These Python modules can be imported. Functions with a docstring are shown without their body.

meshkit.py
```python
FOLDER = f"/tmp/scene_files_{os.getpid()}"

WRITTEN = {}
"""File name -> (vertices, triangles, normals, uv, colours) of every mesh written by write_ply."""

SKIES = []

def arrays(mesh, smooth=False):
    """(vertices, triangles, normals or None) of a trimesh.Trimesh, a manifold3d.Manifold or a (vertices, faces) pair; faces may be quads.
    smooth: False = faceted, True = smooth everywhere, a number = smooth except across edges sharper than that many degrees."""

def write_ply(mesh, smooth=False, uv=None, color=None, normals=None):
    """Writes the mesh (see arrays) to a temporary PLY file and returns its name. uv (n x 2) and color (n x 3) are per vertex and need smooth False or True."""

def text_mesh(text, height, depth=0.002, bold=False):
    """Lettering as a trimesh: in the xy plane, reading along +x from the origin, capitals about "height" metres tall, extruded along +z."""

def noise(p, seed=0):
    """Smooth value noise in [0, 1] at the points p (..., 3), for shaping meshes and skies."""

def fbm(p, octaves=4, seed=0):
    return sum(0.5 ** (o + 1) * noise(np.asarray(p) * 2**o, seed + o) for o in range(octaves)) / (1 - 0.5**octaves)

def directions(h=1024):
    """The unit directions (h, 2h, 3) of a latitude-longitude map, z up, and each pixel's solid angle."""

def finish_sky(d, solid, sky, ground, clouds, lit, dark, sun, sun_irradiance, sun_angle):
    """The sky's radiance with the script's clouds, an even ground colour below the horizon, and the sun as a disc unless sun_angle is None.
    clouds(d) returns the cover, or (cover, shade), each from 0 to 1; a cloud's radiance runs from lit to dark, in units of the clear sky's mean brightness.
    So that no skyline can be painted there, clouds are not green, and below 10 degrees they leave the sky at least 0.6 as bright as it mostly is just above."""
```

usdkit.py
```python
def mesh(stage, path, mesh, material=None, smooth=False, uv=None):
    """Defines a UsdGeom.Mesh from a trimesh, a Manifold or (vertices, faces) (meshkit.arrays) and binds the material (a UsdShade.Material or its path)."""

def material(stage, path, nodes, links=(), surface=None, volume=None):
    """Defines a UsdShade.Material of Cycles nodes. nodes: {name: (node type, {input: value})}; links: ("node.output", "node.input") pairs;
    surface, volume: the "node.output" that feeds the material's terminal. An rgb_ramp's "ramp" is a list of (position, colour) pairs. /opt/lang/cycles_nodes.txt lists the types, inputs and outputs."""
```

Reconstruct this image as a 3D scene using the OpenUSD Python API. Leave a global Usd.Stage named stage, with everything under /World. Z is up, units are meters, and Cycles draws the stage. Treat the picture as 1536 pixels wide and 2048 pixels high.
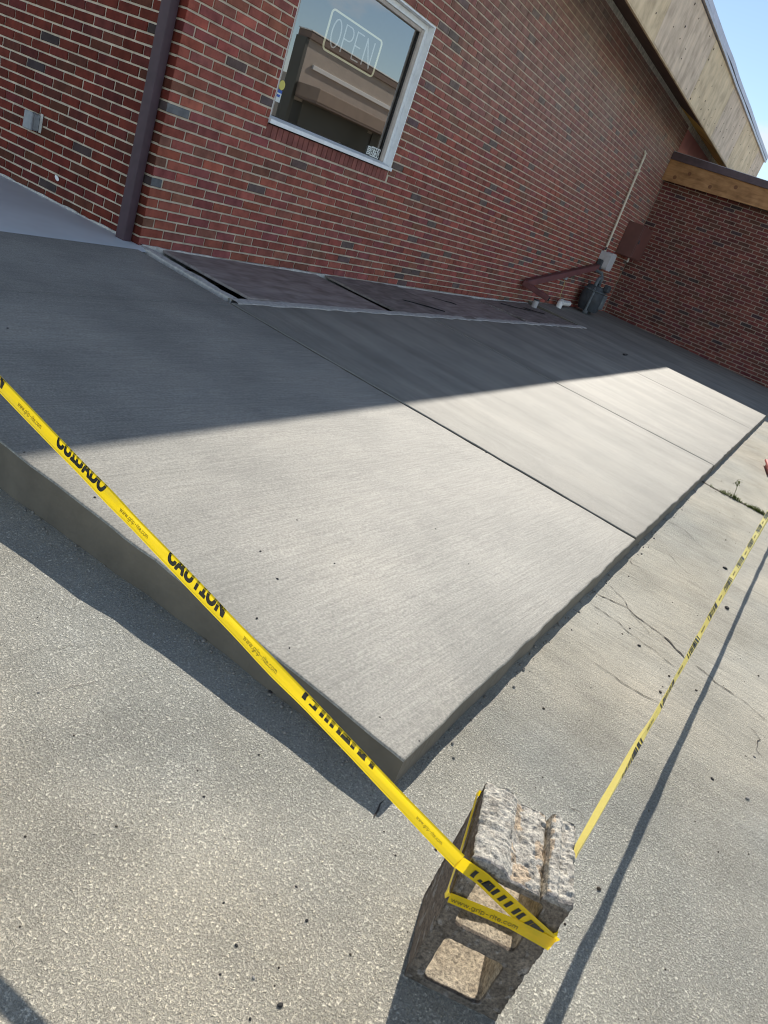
import math
import numpy as np
import trimesh
import usdkit
import meshkit
from pxr import Usd, UsdGeom, UsdLux, UsdShade, Gf, Sdf, Vt
from shapely.geometry import Polygon, box as sbox
from shapely.ops import unary_union

stage = Usd.Stage.CreateInMemory()
UsdGeom.SetStageUpAxis(stage, UsdGeom.Tokens.z)
UsdGeom.SetStageMetersPerUnit(stage, 1.0)
WORLD = UsdGeom.Xform.Define(stage, '/World')
stage.SetDefaultPrim(WORLD.GetPrim())
UsdGeom.Scope.Define(stage, '/World/Looks')

# ------------------------------------------------------------------ camera, sky, sun
RC = np.array([[0.508019204796445, -0.7942038786653365, 0.3334016896641694],
               [-0.180313426993424, -0.47655288163346554, -0.8604559367293176],
               [0.8422609783219657, 0.3770113395108637, -0.38530363906450393]])
CAM = np.array([-3.888109831967621, -4.235558422727769, 0.9920050636416499])
FPX = 1502.9481751175197
cam = UsdGeom.Camera.Define(stage, '/World/camera')
m = Gf.Matrix4d(1.0)
for r, v in enumerate((RC[0], -RC[1], -RC[2], CAM)):
    for c in range(3):
        m[r, c] = float(v[c])
cam.AddTransformOp().Set(m)
cam.CreateHorizontalApertureAttr(24.0)
cam.CreateVerticalApertureAttr(32.0)
cam.CreateFocalLengthAttr(24.0 * FPX / 1536.0)
cam.CreateClippingRangeAttr(Gf.Vec2f(0.05, 2000))
cam.CreateExposureAttr(0.38)

SUN = np.array([1.3, 0.36, 1.0]); SUN /= np.linalg.norm(SUN)
SUN_EL = math.asin(SUN[2]); SUN_ROT = math.atan2(SUN[0], SUN[1])
SKY_STRENGTH, SUN_INT = 0.100, 1.15
dome = UsdLux.DomeLight.Define(stage, '/World/sky')
dome.GetPrim().SetCustomDataByKey('kind', 'structure')
sky_mat = usdkit.material(stage, '/World/Looks/sky_air', {
    'sky': ('sky_texture', {'sky_type': 'single_scattering', 'sun_disc': False, 'sun_elevation': SUN_EL, 'sun_rotation': SUN_ROT,
                            'altitude': 100.0, 'air_density': 1.0, 'aerosol_density': 0.03, 'ozone_density': 0.8}),
    'tc': ('texture_coordinate', {}),
    'mp': ('mapping', {'scale': (1.0, 1.0, 2.6), 'location': (0.35, 0.2, 0.1)}),
    'n': ('noise_texture', {'scale': 3.1, 'detail': 7.0, 'roughness': 0.58}),
    'r': ('rgb_ramp', {'ramp': [(0.0, (0, 0, 0)), (0.515, (0, 0, 0)), (0.60, (.7, .7, .7)), (0.72, (1, 1, 1)), (1.0, (1, 1, 1))]}),
    'bw': ('rgb_to_bw', {'color': (0, 0, 0)}),
    'cl': ('mix', {'mix_type': 'mix', 'color2': (7.0, 7.1, 7.3)}),
    'bg': ('background_shader', {'strength': SKY_STRENGTH})},
    [('tc.generated', 'mp.vector'), ('mp.vector', 'n.vector'), ('n.fac', 'r.fac'), ('r.color', 'bw.color'), ('bw.val', 'cl.fac'),
     ('sky.color', 'cl.color1'), ('cl.color', 'bg.color')], surface='bg.background')
UsdShade.MaterialBindingAPI.Apply(dome.GetPrim()).Bind(sky_mat)

sun = UsdLux.DistantLight.Define(stage, '/World/sun')
zax = SUN; xax = np.cross([0, 0, 1], zax); xax /= np.linalg.norm(xax); yax = np.cross(zax, xax)
m = Gf.Matrix4d(1.0)
for r, v in enumerate((xax, yax, zax)):
    for c in range(3):
        m[r, c] = float(v[c])
sun.AddTransformOp().Set(m)
sun.CreateIntensityAttr(SUN_INT)
sun.CreateAngleAttr(0.55)
sun.CreateNormalizeAttr(True)
sun.CreateColorAttr(Gf.Vec3f(1.0, 0.93, 0.83))

# ------------------------------------------------------------------ helpers
USED = {}
def numbered(parent, name):
    k = (parent, name)
    n = USED.get(k, -1) + 1
    USED[k] = n
    return name if n == 0 else f'{name}_{n:03d}'

def tag(prim, label=None, cat=None, group=None, kind=None):
    prim = prim.GetPrim() if hasattr(prim, 'GetPrim') else prim
    for k, v in (('label', label), ('category', cat), ('group', group), ('kind', kind)):
        if v:
            prim.SetCustomDataByKey(k, v)
    return prim

def pathof(p):
    return '/World' if p is None else str(p.GetPath())

def thing(name, label, cat, loc=(0, 0, 0), group=None):
    path = '/World/' + numbered('/World', name)
    x = UsdGeom.Xform.Define(stage, path)
    if any(loc):
        x.AddTranslateOp().Set(Gf.Vec3d(*map(float, loc)))
    return tag(x, label, cat, group)

def obj(name, mesh, mat, parent=None, smooth=False, col=None, label=None, cat=None, kind=None, group=None, origin=None):
    pp = pathof(parent)
    path = pp + '/' + numbered(pp, name)
    if isinstance(mesh, trimesh.Trimesh):
        mesh = (np.array(mesh.vertices), np.array(mesh.faces))
    if origin is not None and isinstance(mesh, tuple):
        mesh = (np.asarray(mesh[0], float) - np.asarray(origin, float), mesh[1])
    assert np.isfinite(np.asarray(mesh[0] if isinstance(mesh, tuple) else 0)).all(), name
    mm = usdkit.mesh(stage, path, mesh, MAT[mat] if isinstance(mat, str) else mat, smooth)
    if col is not None:
        UsdGeom.PrimvarsAPI(mm).CreatePrimvar('tone', Sdf.ValueTypeNames.Color3fArray, 'vertex').Set(Vt.Vec3fArray.FromNumpy(np.asarray(col, np.float32)))
    tag(mm, label, cat, group, kind)
    return mm.GetPrim()

def cat_(ms):
    V, F, n = [], [], 0
    for q in ms:
        v, f = (np.array(q.vertices), np.array(q.faces)) if isinstance(q, trimesh.Trimesh) else q
        v = np.asarray(v, float); f = np.asarray(f, int)
        if f.shape[1] == 4:
            f = np.vstack([f[:, [0, 1, 2]], f[:, [0, 2, 3]]])
        V.append(v); F.append(f + n); n += len(v)
    return np.vstack(V), np.vstack(F)

def bx(x0, x1, y0, y1, z0, z1, b=0.0):
    """a box, its edges chamfered by b"""
    if b <= 0:
        q = trimesh.creation.box(extents=(x1 - x0, y1 - y0, z1 - z0))
        q.apply_translation(((x0 + x1) / 2, (y0 + y1) / 2, (z0 + z1) / 2))
        return np.array(q.vertices), np.array(q.faces)
    pts = []
    for X, sx in ((x0, 1), (x1, -1)):
        for Y, sy in ((y0, 1), (y1, -1)):
            for Z, sz in ((z0, 1), (z1, -1)):
                pts += [(X, Y + sy * b, Z + sz * b), (X + sx * b, Y, Z + sz * b), (X + sx * b, Y + sy * b, Z)]
    q = trimesh.convex.convex_hull(np.array(pts))
    return np.array(q.vertices), np.array(q.faces)

def tube(pts, r, n=10, caps=True):
    pts = np.asarray(pts, float); N = len(pts)
    r = np.broadcast_to(np.asarray(r, float), (N,))
    T = np.gradient(pts, axis=0); T /= np.linalg.norm(T, axis=1, keepdims=True)
    up = np.eye(3)[int(np.argmin(np.abs(T).max(0)))]
    V, F = [], []
    a = np.linspace(0, 2 * np.pi, n, endpoint=False)
    for i in range(N):
        s = np.cross(T[i], up); s = s if np.linalg.norm(s) > 1e-4 else np.cross(T[i], [.31, .77, .55]); s /= np.linalg.norm(s); u = np.cross(s, T[i]); up = u
        V.append(pts[i] + r[i] * (np.cos(a)[:, None] * s + np.sin(a)[:, None] * u))
    V = np.vstack(V)
    for i in range(N - 1):
        for j in range(n):
            k = (j + 1) % n
            F += [(i*n+j, i*n+k, (i+1)*n+k), (i*n+j, (i+1)*n+k, (i+1)*n+j)]
    if caps:
        V = np.vstack([V, pts[0], pts[-1]])
        for j in range(n):
            k = (j + 1) % n
            F += [(N*n, k, j), (N*n+1, (N-1)*n+j, (N-1)*n+k)]
    return V, np.array(F)

def obox(c, ax, ay, az, ex, ey, ez, b=0.002):
    """oriented box: centre c, unit axes and full extents"""
    v, f = bx(-ex/2, ex/2, -ey/2, ey/2, -ez/2, ez/2, b)
    return np.asarray(c) + v[:, :1] * np.asarray(ax) + v[:, 1:2] * np.asarray(ay) + v[:, 2:] * np.asarray(az), f

def grid(xs, ys, zf):
    X, Y = np.meshgrid(xs, ys, indexing='ij')
    Z = zf(X, Y)
    V = np.stack([X, Y, Z], -1).reshape(-1, 3)
    a, b = len(xs), len(ys)
    i, j = np.meshgrid(np.arange(a - 1), np.arange(b - 1), indexing='ij')
    q = (i * b + j).ravel()
    return V, np.vstack([np.stack([q, q + b, q + b + 1], 1), np.stack([q, q + b + 1, q + 1], 1)])

def fb(x, y, s, o=3, seed=0):
    return meshkit.fbm(np.stack([np.asarray(x) * s, np.asarray(y) * s, np.zeros_like(np.asarray(x, float))], -1), o, seed) - .5

# ------------------------------------------------------------------ materials
MAT = {}
def plain(name, col, rough=.6, noise=0.0, scale=20., bump=0.0, bscale=80., metal=0.0, spec=.5, dist=.004, **kw):
    nd = {'p': ('principled_bsdf', {'base_color': col, 'roughness': rough, 'metallic': metal, 'specular_ior_level': spec, **kw})}
    ln = []
    if noise or bump:
        nd['g'] = ('geometry', {})
    if noise:
        nd['n'] = ('noise_texture', {'scale': scale, 'detail': 5.0, 'roughness': .6})
        a = np.array(col)
        nd['r'] = ('rgb_ramp', {'ramp': [(.25, tuple(a * (1 - noise))), (.75, tuple(np.minimum(a * (1 + noise), .95)))]})
        ln += [('g.position', 'n.vector'), ('n.fac', 'r.fac'), ('r.color', 'p.base_color')]
    if bump:
        nd['bn'] = ('noise_texture', {'scale': bscale, 'detail': 4.0})
        nd['b'] = ('bump', {'strength': bump, 'distance': dist})
        ln += [('g.position', 'bn.vector'), ('bn.fac', 'b.height'), ('b.normal', 'p.normal')]
    MAT[name] = usdkit.material(stage, '/World/Looks/' + name, nd, ln, surface='p.BSDF')

# bricks: own tone per brick, flashed streaks, fine drag texture
MAT['brick_clay'] = usdkit.material(stage, '/World/Looks/brick_clay', {
    'a': ('attribute', {'attribute': 'tone'}), 'g': ('geometry', {}),
    'n': ('noise_texture', {'scale': 9.0, 'detail': 6.0, 'roughness': .65}),
    'r': ('rgb_ramp', {'ramp': [(.3, (.62, .6, .62)), (.55, (1, 1, 1)), (.75, (1.25, 1.15, 1.1))]}),
    'mx': ('mix', {'mix_type': 'multiply', 'fac': 1.0}),
    'mp': ('mapping', {'scale': (60., 60., 14.)}),
    'n2': ('noise_texture', {'scale': 3.0, 'detail': 4.0}),
    'b': ('bump', {'strength': .5, 'distance': .003}),
    'p': ('principled_bsdf', {'roughness': .85, 'specular_ior_level': .15})},
    [('g.position', 'n.vector'), ('n.fac', 'r.fac'), ('a.color', 'mx.color1'), ('r.color', 'mx.color2'), ('mx.color', 'p.base_color'),
     ('g.position', 'mp.vector'), ('mp.vector', 'n2.vector'), ('n2.fac', 'b.height'), ('b.normal', 'p.normal')], surface='p.BSDF')
plain('mortar', (.53, .46, .365), .9, .3, 9., .6, 130., spec=.2)
plain('mortar_dim', (.31, .255, .21), .9, .3, 9., .6, 130., spec=.2)

def concrete(name, tone, broom_scale, streak_scale, streak_amp, rot=0.0):
    t = np.array(tone)
    MAT[name] = usdkit.material(stage, '/World/Looks/' + name, {
        'g': ('geometry', {}),
        'mr': ('mapping', {'rotation': (0, 0, rot)}),
        'mb': ('mapping', {'scale': broom_scale}), 'nb': ('noise_texture', {'scale': 1.0, 'detail': 5.0, 'roughness': .7}),
        'ms': ('mapping', {'scale': streak_scale}), 'ns': ('noise_texture', {'scale': 1.0, 'detail': 3.0, 'roughness': .55}),
        'nm': ('noise_texture', {'scale': 1.7, 'detail': 6.0, 'roughness': .6}),
        'nf': ('noise_texture', {'scale': 130., 'detail': 4.0, 'roughness': .75}),
        'rs': ('rgb_ramp', {'ramp': [(.3, tuple(t * (1 - streak_amp))), (.7, tuple(t * (1 + streak_amp)))]}),
        'rm': ('rgb_ramp', {'ramp': [(.3, (.79, .80, .79)), (.52, (1, .997, .98)), (.72, (1.16, 1.14, 1.10))]}),
        'rb': ('rgb_ramp', {'ramp': [(.32, (.84, .84, .84)), (.5, (1, 1, 1)), (.68, (1.16, 1.16, 1.16))]}),
        'rf': ('rgb_ramp', {'ramp': [(.3, (.66, .66, .67)), (.5, (1, 1, 1)), (.70, (1.4, 1.4, 1.38))]}),
        'm1': ('mix', {'mix_type': 'multiply', 'fac': 1.0}), 'm2': ('mix', {'mix_type': 'multiply', 'fac': 1.0}), 'm3': ('mix', {'mix_type': 'multiply', 'fac': 1.0}), 'm4': ('mix', {'mix_type': 'multiply', 'fac': 1.0}), 'at': ('attribute', {'attribute': 'tone'}),
        'ad': ('math', {'math_type': 'multiply_add', 'value2': .5}),
        'b': ('bump', {'strength': .55, 'distance': .004}),
        'p': ('principled_bsdf', {'roughness': .68, 'specular_ior_level': .4})},
        [('g.position', 'mr.vector'), ('mr.vector', 'mb.vector'), ('mb.vector', 'nb.vector'), ('mr.vector', 'ms.vector'), ('ms.vector', 'ns.vector'), ('g.position', 'nm.vector'), ('g.position', 'nf.vector'),
         ('ns.fac', 'rs.fac'), ('nm.fac', 'rm.fac'), ('nb.fac', 'rb.fac'), ('nf.fac', 'rf.fac'),
         ('rs.color', 'm1.color1'), ('rm.color', 'm1.color2'), ('m1.color', 'm2.color1'), ('rb.color', 'm2.color2'),
         ('m2.color', 'm3.color1'), ('rf.color', 'm3.color2'), ('m3.color', 'm4.color1'), ('at.color', 'm4.color2'), ('m4.color', 'p.base_color'),
         ('nf.fac', 'ad.value1'), ('nb.fac', 'ad.value3'), ('ad.value', 'b.height'), ('b.normal', 'p.normal')], surface='p.BSDF')

concrete('broomed_concrete', (.312, .305, .277), (4., 115., 1.), (.35, 5., 1.), .05, 0.07)
concrete('dragged_concrete', (.250, .245, .220), (115., 5., 1.), (4.2, .25, 1.), .18)
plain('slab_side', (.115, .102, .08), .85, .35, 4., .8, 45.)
plain('painted_walk', (.60, .64, .66), .38, .12, 2.2, .25, 60.)
plain('curb_concrete', (.48, .465, .435), .85, .3, 30., .8, 120.)

MAT['lot_paving'] = usdkit.material(stage, '/World/Looks/lot_paving', {
    'g': ('geometry', {}),
    'wn': ('noise_texture', {'scale': 150., 'detail': 3.0, 'roughness': .6}), 'wv': ('mix', {'mix_type': 'linear_light', 'fac': .0085}),
    'fk': ('noise_texture', {'scale': 165., 'detail': 6.0, 'roughness': .68, 'distortion': .35}), 'fc': ('rgb_ramp', {'ramp': [(.36, (.62, .61, .6)), (.46, (.93, .93, .93)), (.56, (1.05, 1.05, 1.05)), (.64, (1.35, 1.34, 1.3))]}), 'm5': ('mix', {'mix_type': 'multiply'}),
    'fr': ('map_range', {'range_type': 'smoothstep', 'from_min': .44, 'from_max': .58, 'to_min': 0., 'to_max': 1., 'clamp': True}),
    'h0': ('math', {'math_type': 'multiply_add', 'value2': .8}),
    'v': ('voronoi_texture', {'scale': 92., 'feature': 'f1', 'randomness': 1.0}), 'v2': ('voronoi_texture', {'scale': 205., 'feature': 'f1', 'randomness': 1.0}),
    'bw1': ('rgb_to_bw', {}), 'bw2': ('rgb_to_bw', {}),
    'd1': ('map_range', {'range_type': 'smoothstep', 'from_min': .46, 'from_max': .16, 'to_min': 0., 'to_max': 1., 'clamp': True}),
    'd2': ('map_range', {'range_type': 'smoothstep', 'from_min': .48, 'from_max': .15, 'to_min': 0., 'to_max': 1., 'clamp': True}),
    's1': ('map_range', {'from_min': .50, 'from_max': .75, 'to_min': 0., 'to_max': 1., 'clamp': True}),
    's2': ('map_range', {'from_min': .40, 'from_max': .60, 'to_min': 0., 'to_max': 1., 'clamp': True}),
    't1': ('math', {'math_type': 'multiply'}), 't2': ('math', {'math_type': 'multiply'}),
    'nf': ('noise_texture', {'scale': 240., 'detail': 4.0, 'roughness': .7}),
    'nm': ('noise_texture', {'scale': 2.3, 'detail': 6.0, 'roughness': .6}),
    'nl': ('noise_texture', {'scale': .8, 'detail': 4.0}),
    'sx': ('separate_xyz', {}), 'mk': ('map_range', {'from_min': -2.3, 'from_max': -.9, 'to_min': 0., 'to_max': 1., 'clamp': True}), 'mk2': ('math', {'math_type': 'multiply_add', 'value2': .9}), 'mk3': ('map_range', {'range_type': 'smoothstep', 'from_min': .32, 'from_max': 1.25, 'to_min': 0., 'to_max': .72, 'clamp': True}),
    'ms': ('mapping', {'scale': (75., 5.5, 1.), 'rotation': (0., 0., .1)}), 'nst': ('noise_texture', {'scale': 1., 'detail': 5.0, 'roughness': .7}), 'rst2': ('rgb_ramp', {'ramp': [(.30, (.44, .44, .44)), (.5, (.68, .68, .675)), (.68, (.84, .84, .83))]}),
    'm6': ('mix', {'mix_type': 'multiply'}), 'inv': ('math', {'math_type': 'subtract', 'value1': 1.0}), 'hm': ('math', {'math_type': 'multiply'}), 'hs3': ('math', {'math_type': 'multiply_add', 'value2': .55}),
    'nw': ('noise_texture', {'scale': 1.1, 'detail': 3.0, 'distortion': .4}),
    'rm': ('rgb_ramp', {'ramp': [(.28, (.43, .42, .37)), (.5, (.57, .555, .492)), (.72, (.68, .655, .575))]}),
    'rl': ('rgb_ramp', {'ramp': [(.35, (.90, .93, .95)), (.65, (1.06, 1.01, .93))]}),
    'rf': ('rgb_ramp', {'ramp': [(.28, (.55, .55, .55)), (.5, (1, 1, 1)), (.72, (1.4, 1.4, 1.4))]}),
    'rst': ('rgb_ramp', {'ramp': [(.0, (.97, .97, .97)), (.55, (1.03, 1.03, 1.02)), (1., (1.25, 1.23, 1.18))]}),
    'rs2': ('rgb_ramp', {'ramp': [(.0, (.9, .9, .9)), (1., (1.25, 1.24, 1.2))]}),
    'm1': ('mix', {'mix_type': 'multiply', 'fac': 1.0}), 'm2': ('mix', {'mix_type': 'multiply', 'fac': .9}), 'm3': ('mix', {'mix_type': 'multiply', 'fac': 1.0}), 'm4': ('mix', {'mix_type': 'multiply', 'fac': .9}),
    'rw': ('map_range', {'from_min': .38, 'from_max': .6, 'to_min': .45, 'to_max': 1., 'clamp': True}),
    'h1': ('math', {'math_type': 'multiply_add', 'value2': .55}), 'h2': ('math', {'math_type': 'multiply_add', 'value2': .45}), 'h3': ('math', {'math_type': 'multiply'}),
    'b': ('bump', {'strength': .9, 'distance': .0055}),
    'p': ('principled_bsdf', {'roughness': .85, 'specular_ior_level': .3})},
    [('g.position', k + '.vector') for k in ('wn', 'fk', 'nf', 'nm', 'nl', 'nw')] + [('g.position', 'wv.color1'), ('wn.color', 'wv.color2'), ('wv.color', 'v.vector'), ('wv.color', 'v2.vector'), ('fk.fac', 'fr.value'), ('fr.result', 'h0.value1'), ('h2.value', 'h0.value3')] +
    [('v.color', 'bw1.color'), ('v2.color', 'bw2.color'), ('v.distance', 'd1.value'), ('v2.distance', 'd2.value'), ('bw1.val', 's1.value'), ('bw2.val', 's2.value'),
     ('d1.result', 't1.value1'), ('s1.result', 't1.value2'), ('d2.result', 't2.value1'), ('s2.result', 't2.value2'),
     ('nm.fac', 'rm.fac'), ('nl.fac', 'rl.fac'), ('nf.fac', 'rf.fac'), ('t1.value', 'rst.fac'), ('t2.value', 'rs2.fac'),
     ('rm.color', 'm1.color1'), ('rl.color', 'm1.color2'), ('m1.color', 'm2.color1'), ('rst.color', 'm2.color2'), ('m2.color', 'm3.color1'), ('rf.color', 'm3.color2'),
     ('m3.color', 'm4.color1'), ('rs2.color', 'm4.color2'), ('m4.color', 'm5.color1'), ('fk.fac', 'fc.fac'), ('fc.color', 'm5.color2'), ('inv.value', 'm5.fac'), ('m5.color', 'm6.color1'), ('rst2.color', 'm6.color2'), ('mk3.result', 'm6.fac'), ('m6.color', 'p.base_color'),
     ('g.position', 'sx.vector'), ('sx.x', 'mk.value'), ('nw.fac', 'mk2.value1'), ('mk.result', 'mk2.value3'), ('mk2.value', 'mk3.value'), ('mk3.result', 'inv.value2'), ('g.position', 'ms.vector'), ('ms.vector', 'nst.vector'), ('nst.fac', 'rst2.fac'),
     ('t2.value', 'h1.value1'), ('t1.value', 'h1.value3'), ('nf.fac', 'h2.value1'), ('h1.value', 'h2.value3'), ('nw.fac', 'rw.value'), ('h0.value', 'h3.value1'), ('rw.result', 'h3.value2'), ('h3.value', 'hm.value1'), ('inv.value', 'hm.value2'), ('nst.fac', 'hs3.value1'), ('hm.value', 'hs3.value3'),
     ('hs3.value', 'b.height'), ('b.normal', 'p.normal')], surface='p.BSDF')
plain('crack_dark', (.055, .047, .04), .95)
plain('soil', (.06, .045, .03), .95, .5, 60., .8, 120.)

plain('downspout_paint', (.046, .024, .034), .55, .25, 12., .15, 40.)
plain('maroon_paint', (.13, .045, .045), .5, .3, 10., .15, 40.)
plain('cabinet_paint', (.105, .04, .032), .55, .25, 5., .1, 30.)
plain('aluminium', (.76, .79, .82), .4, .10, 20., 0., metal=.1)
plain('aluminium_dull', (.42, .37, .33), .55, .2, 14.)
plain('rubber', (.012, .012, .013), .6)
plain('dark_void', (.008, .008, .008), .95)
plain('galvanised', (.40, .43, .46), .45, .25, 30., metal=.4)
plain('box_grey', (.24, .26, .28), .5, .15, 30.)
plain('white_pvc', (.72, .71, .68), .4, .12, 30.)
plain('cream_pipe', (.62, .57, .46), .5, .2, 18.)
plain('grey_plastic', (.44, .43, .44), .45, .1, 20.)
plain('meter_iron', (.032, .038, .045), .55, .5, 14., .4, 50.)
plain('meter_light', (.10, .115, .125), .5, .5, 18., .3, 50.)
plain('wire_yellow', (.45, .33, .14), .5)
plain('black_plastic', (.012, .012, .014), .4)
plain('paper_white', (.75, .76, .76), .7, .1, 30.)
plain('neon_tube', (.86, .9, .88), .25, emission_color=(.80, .92, 1.), emission_strength=.16)  # faint glow added so the letters show through the pane
plain('neon_yellow', (.86, .9, .72), .25, emission_color=(.95, 1., .70), emission_strength=.28)  # border tube has the same kind of added glow
plain('sticker_yellow', (.62, .55, .12), .5)
plain('sticker_blue', (.03, .10, .42), .5)
plain('sticker_white', (.66, .70, .68), .5)
plain('ink', (.012, .012, .012), .5)
plain('interior_wall', (.10, .085, .07), .8, .2, 2.)
plain('interior_floor', (.07, .06, .05), .7)
plain('red_board', (.50, .10, .09), .55, .2, 12.)
plain('roofing', (.34, .33, .32), .85, .2, 8.)
plain('drip_metal', (.36, .35, .38), .35, .2, 9., metal=.3)
plain('coping_metal', (.40, .40, .47), .4, .15, 7., metal=.2)
plain('purple_metal', (.075, .05, .06), .45, .25, 10.)
plain('soffit_dark', (.085, .055, .04), .8, .45, 6., .3, 40.)
plain('soffit_mustard', (.80, .56, .13), .75, .25, 5., .2, 40.)
plain('weathered_trim', (.66, .64, .57), .85, .4, 14., .4, 60.)
plain('pink_siding', (.62, .27, .26), .8, .15, 4.)
plain('beige_stucco', (.46, .385, .32), .9, .08, 2., .3, 60.)
plain('white_band', (.74, .72, .68), .7)
plain('tan_band', (.30, .215, .16), .85, .1, 2.)
plain('brown_band', (.20, .14, .11), .85, .1, 2.)
plain('storefront_dark', (.085, .078, .062), .5)
plain('pale_post', (.30, .27, .22), .8)
plain('seam_dark', (.03, .025, .02), .9)

def wood(name, c0, c1, c2, stretch, scale, rough=.8):
    MAT[name] = usdkit.material(stage, '/World/Looks/' + name, {
        'g': ('geometry', {}), 'mp': ('mapping', {'scale': stretch}),
        'n': ('noise_texture', {'scale': scale, 'detail': 6.0, 'roughness': .62, 'distortion': .6}),
        'r': ('rgb_ramp', {'ramp': [(.28, c0), (.5, c1), (.72, c2)]}),
        'n2': ('noise_texture', {'scale': 5.5, 'detail': 5.0}),
        'r2': ('rgb_ramp', {'ramp': [(.30, (.74, .72, .70)), (.52, (1, 1, 1)), (.72, (1.12, 1.1, 1.08))]}),
        'mx': ('mix', {'mix_type': 'multiply', 'fac': 1.0}),
        'b': ('bump', {'strength': .35, 'distance': .003}),
        'p': ('principled_bsdf', {'roughness': rough, 'specular_ior_level': .3})},
        [('g.position', 'mp.vector'), ('mp.vector', 'n.vector'), ('n.fac', 'r.fac'), ('g.position', 'n2.vector'), ('n2.fac', 'r2.fac'),
         ('r.color', 'mx.color1'), ('r2.color', 'mx.color2'), ('mx.color', 'p.base_color'), ('n.fac', 'b.height'), ('b.normal', 'p.normal')], surface='p.BSDF')
wood('plywood_a', (.50, .375, .235), (.60, .465, .30), (.68, .54, .36), (3.2, 1., .7), 2.0)
wood('plywood_b', (.45, .345, .255), (.56, .44, .33), (.65, .52, .39), (4., 1., .6), 2.4)
wood('fascia_wood', (.21, .105, .045), (.34, .18, .08), (.43, .24, .11), (1., 1.2, 7.), 2.2)
wood('painted_board', (.19, .165, .15), (.29, .255, .24), (.40, .36, .335), (1.2, 5., 1.), 2.5, .6)
wood('painted_board_b', (.15, .135, .122), (.235, .21, .195), (.34, .305, .28), (1.4, 4., 1.), 3.1, .65)

MAT['window_pane'] = usdkit.material(stage, '/World/Looks/window_pane', {
    'f': ('fresnel', {'IOR': 4.0}), 't': ('transparent_bsdf', {'color': (.85, .86, .85)}),
    'g': ('glossy_bsdf', {'color': (1, 1, 1), 'roughness': .0}), 'm': ('mix_closure', {})},
    [('f.fac', 'm.fac'), ('t.BSDF', 'm.closure1'), ('g.BSDF', 'm.closure2')], surface='m.closure')

def tape_mat(name, col, tr):
    MAT[name] = usdkit.material(stage, '/World/Looks/' + name, {
        'g': ('geometry', {}), 'n': ('noise_texture', {'scale': 55., 'detail': 3.0}), 'b': ('bump', {'strength': .4, 'distance': .004}),
        'p': ('principled_bsdf', {'base_color': col, 'roughness': .28, 'specular_ior_level': .6}),
        't': ('translucent_bsdf', {'color': tuple(np.minimum(np.array(col) * 1.15, 1.))}), 'm': ('mix_closure', {'fac': tr})},
        [('g.position', 'n.vector'), ('n.fac', 'b.height'), ('b.normal', 'p.normal'), ('p.BSDF', 'm.closure1'), ('t.BSDF', 'm.closure2')], surface='m.closure')
tape_mat('tape_yellow', (.90, .66, .012), .38)
tape_mat('tape_pale', (.92, .76, .20), .35)
plain('tape_ink', (.01, .01, .008), .35)
plain('tape_ink_thin', (.10, .075, .01), .4)

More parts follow.
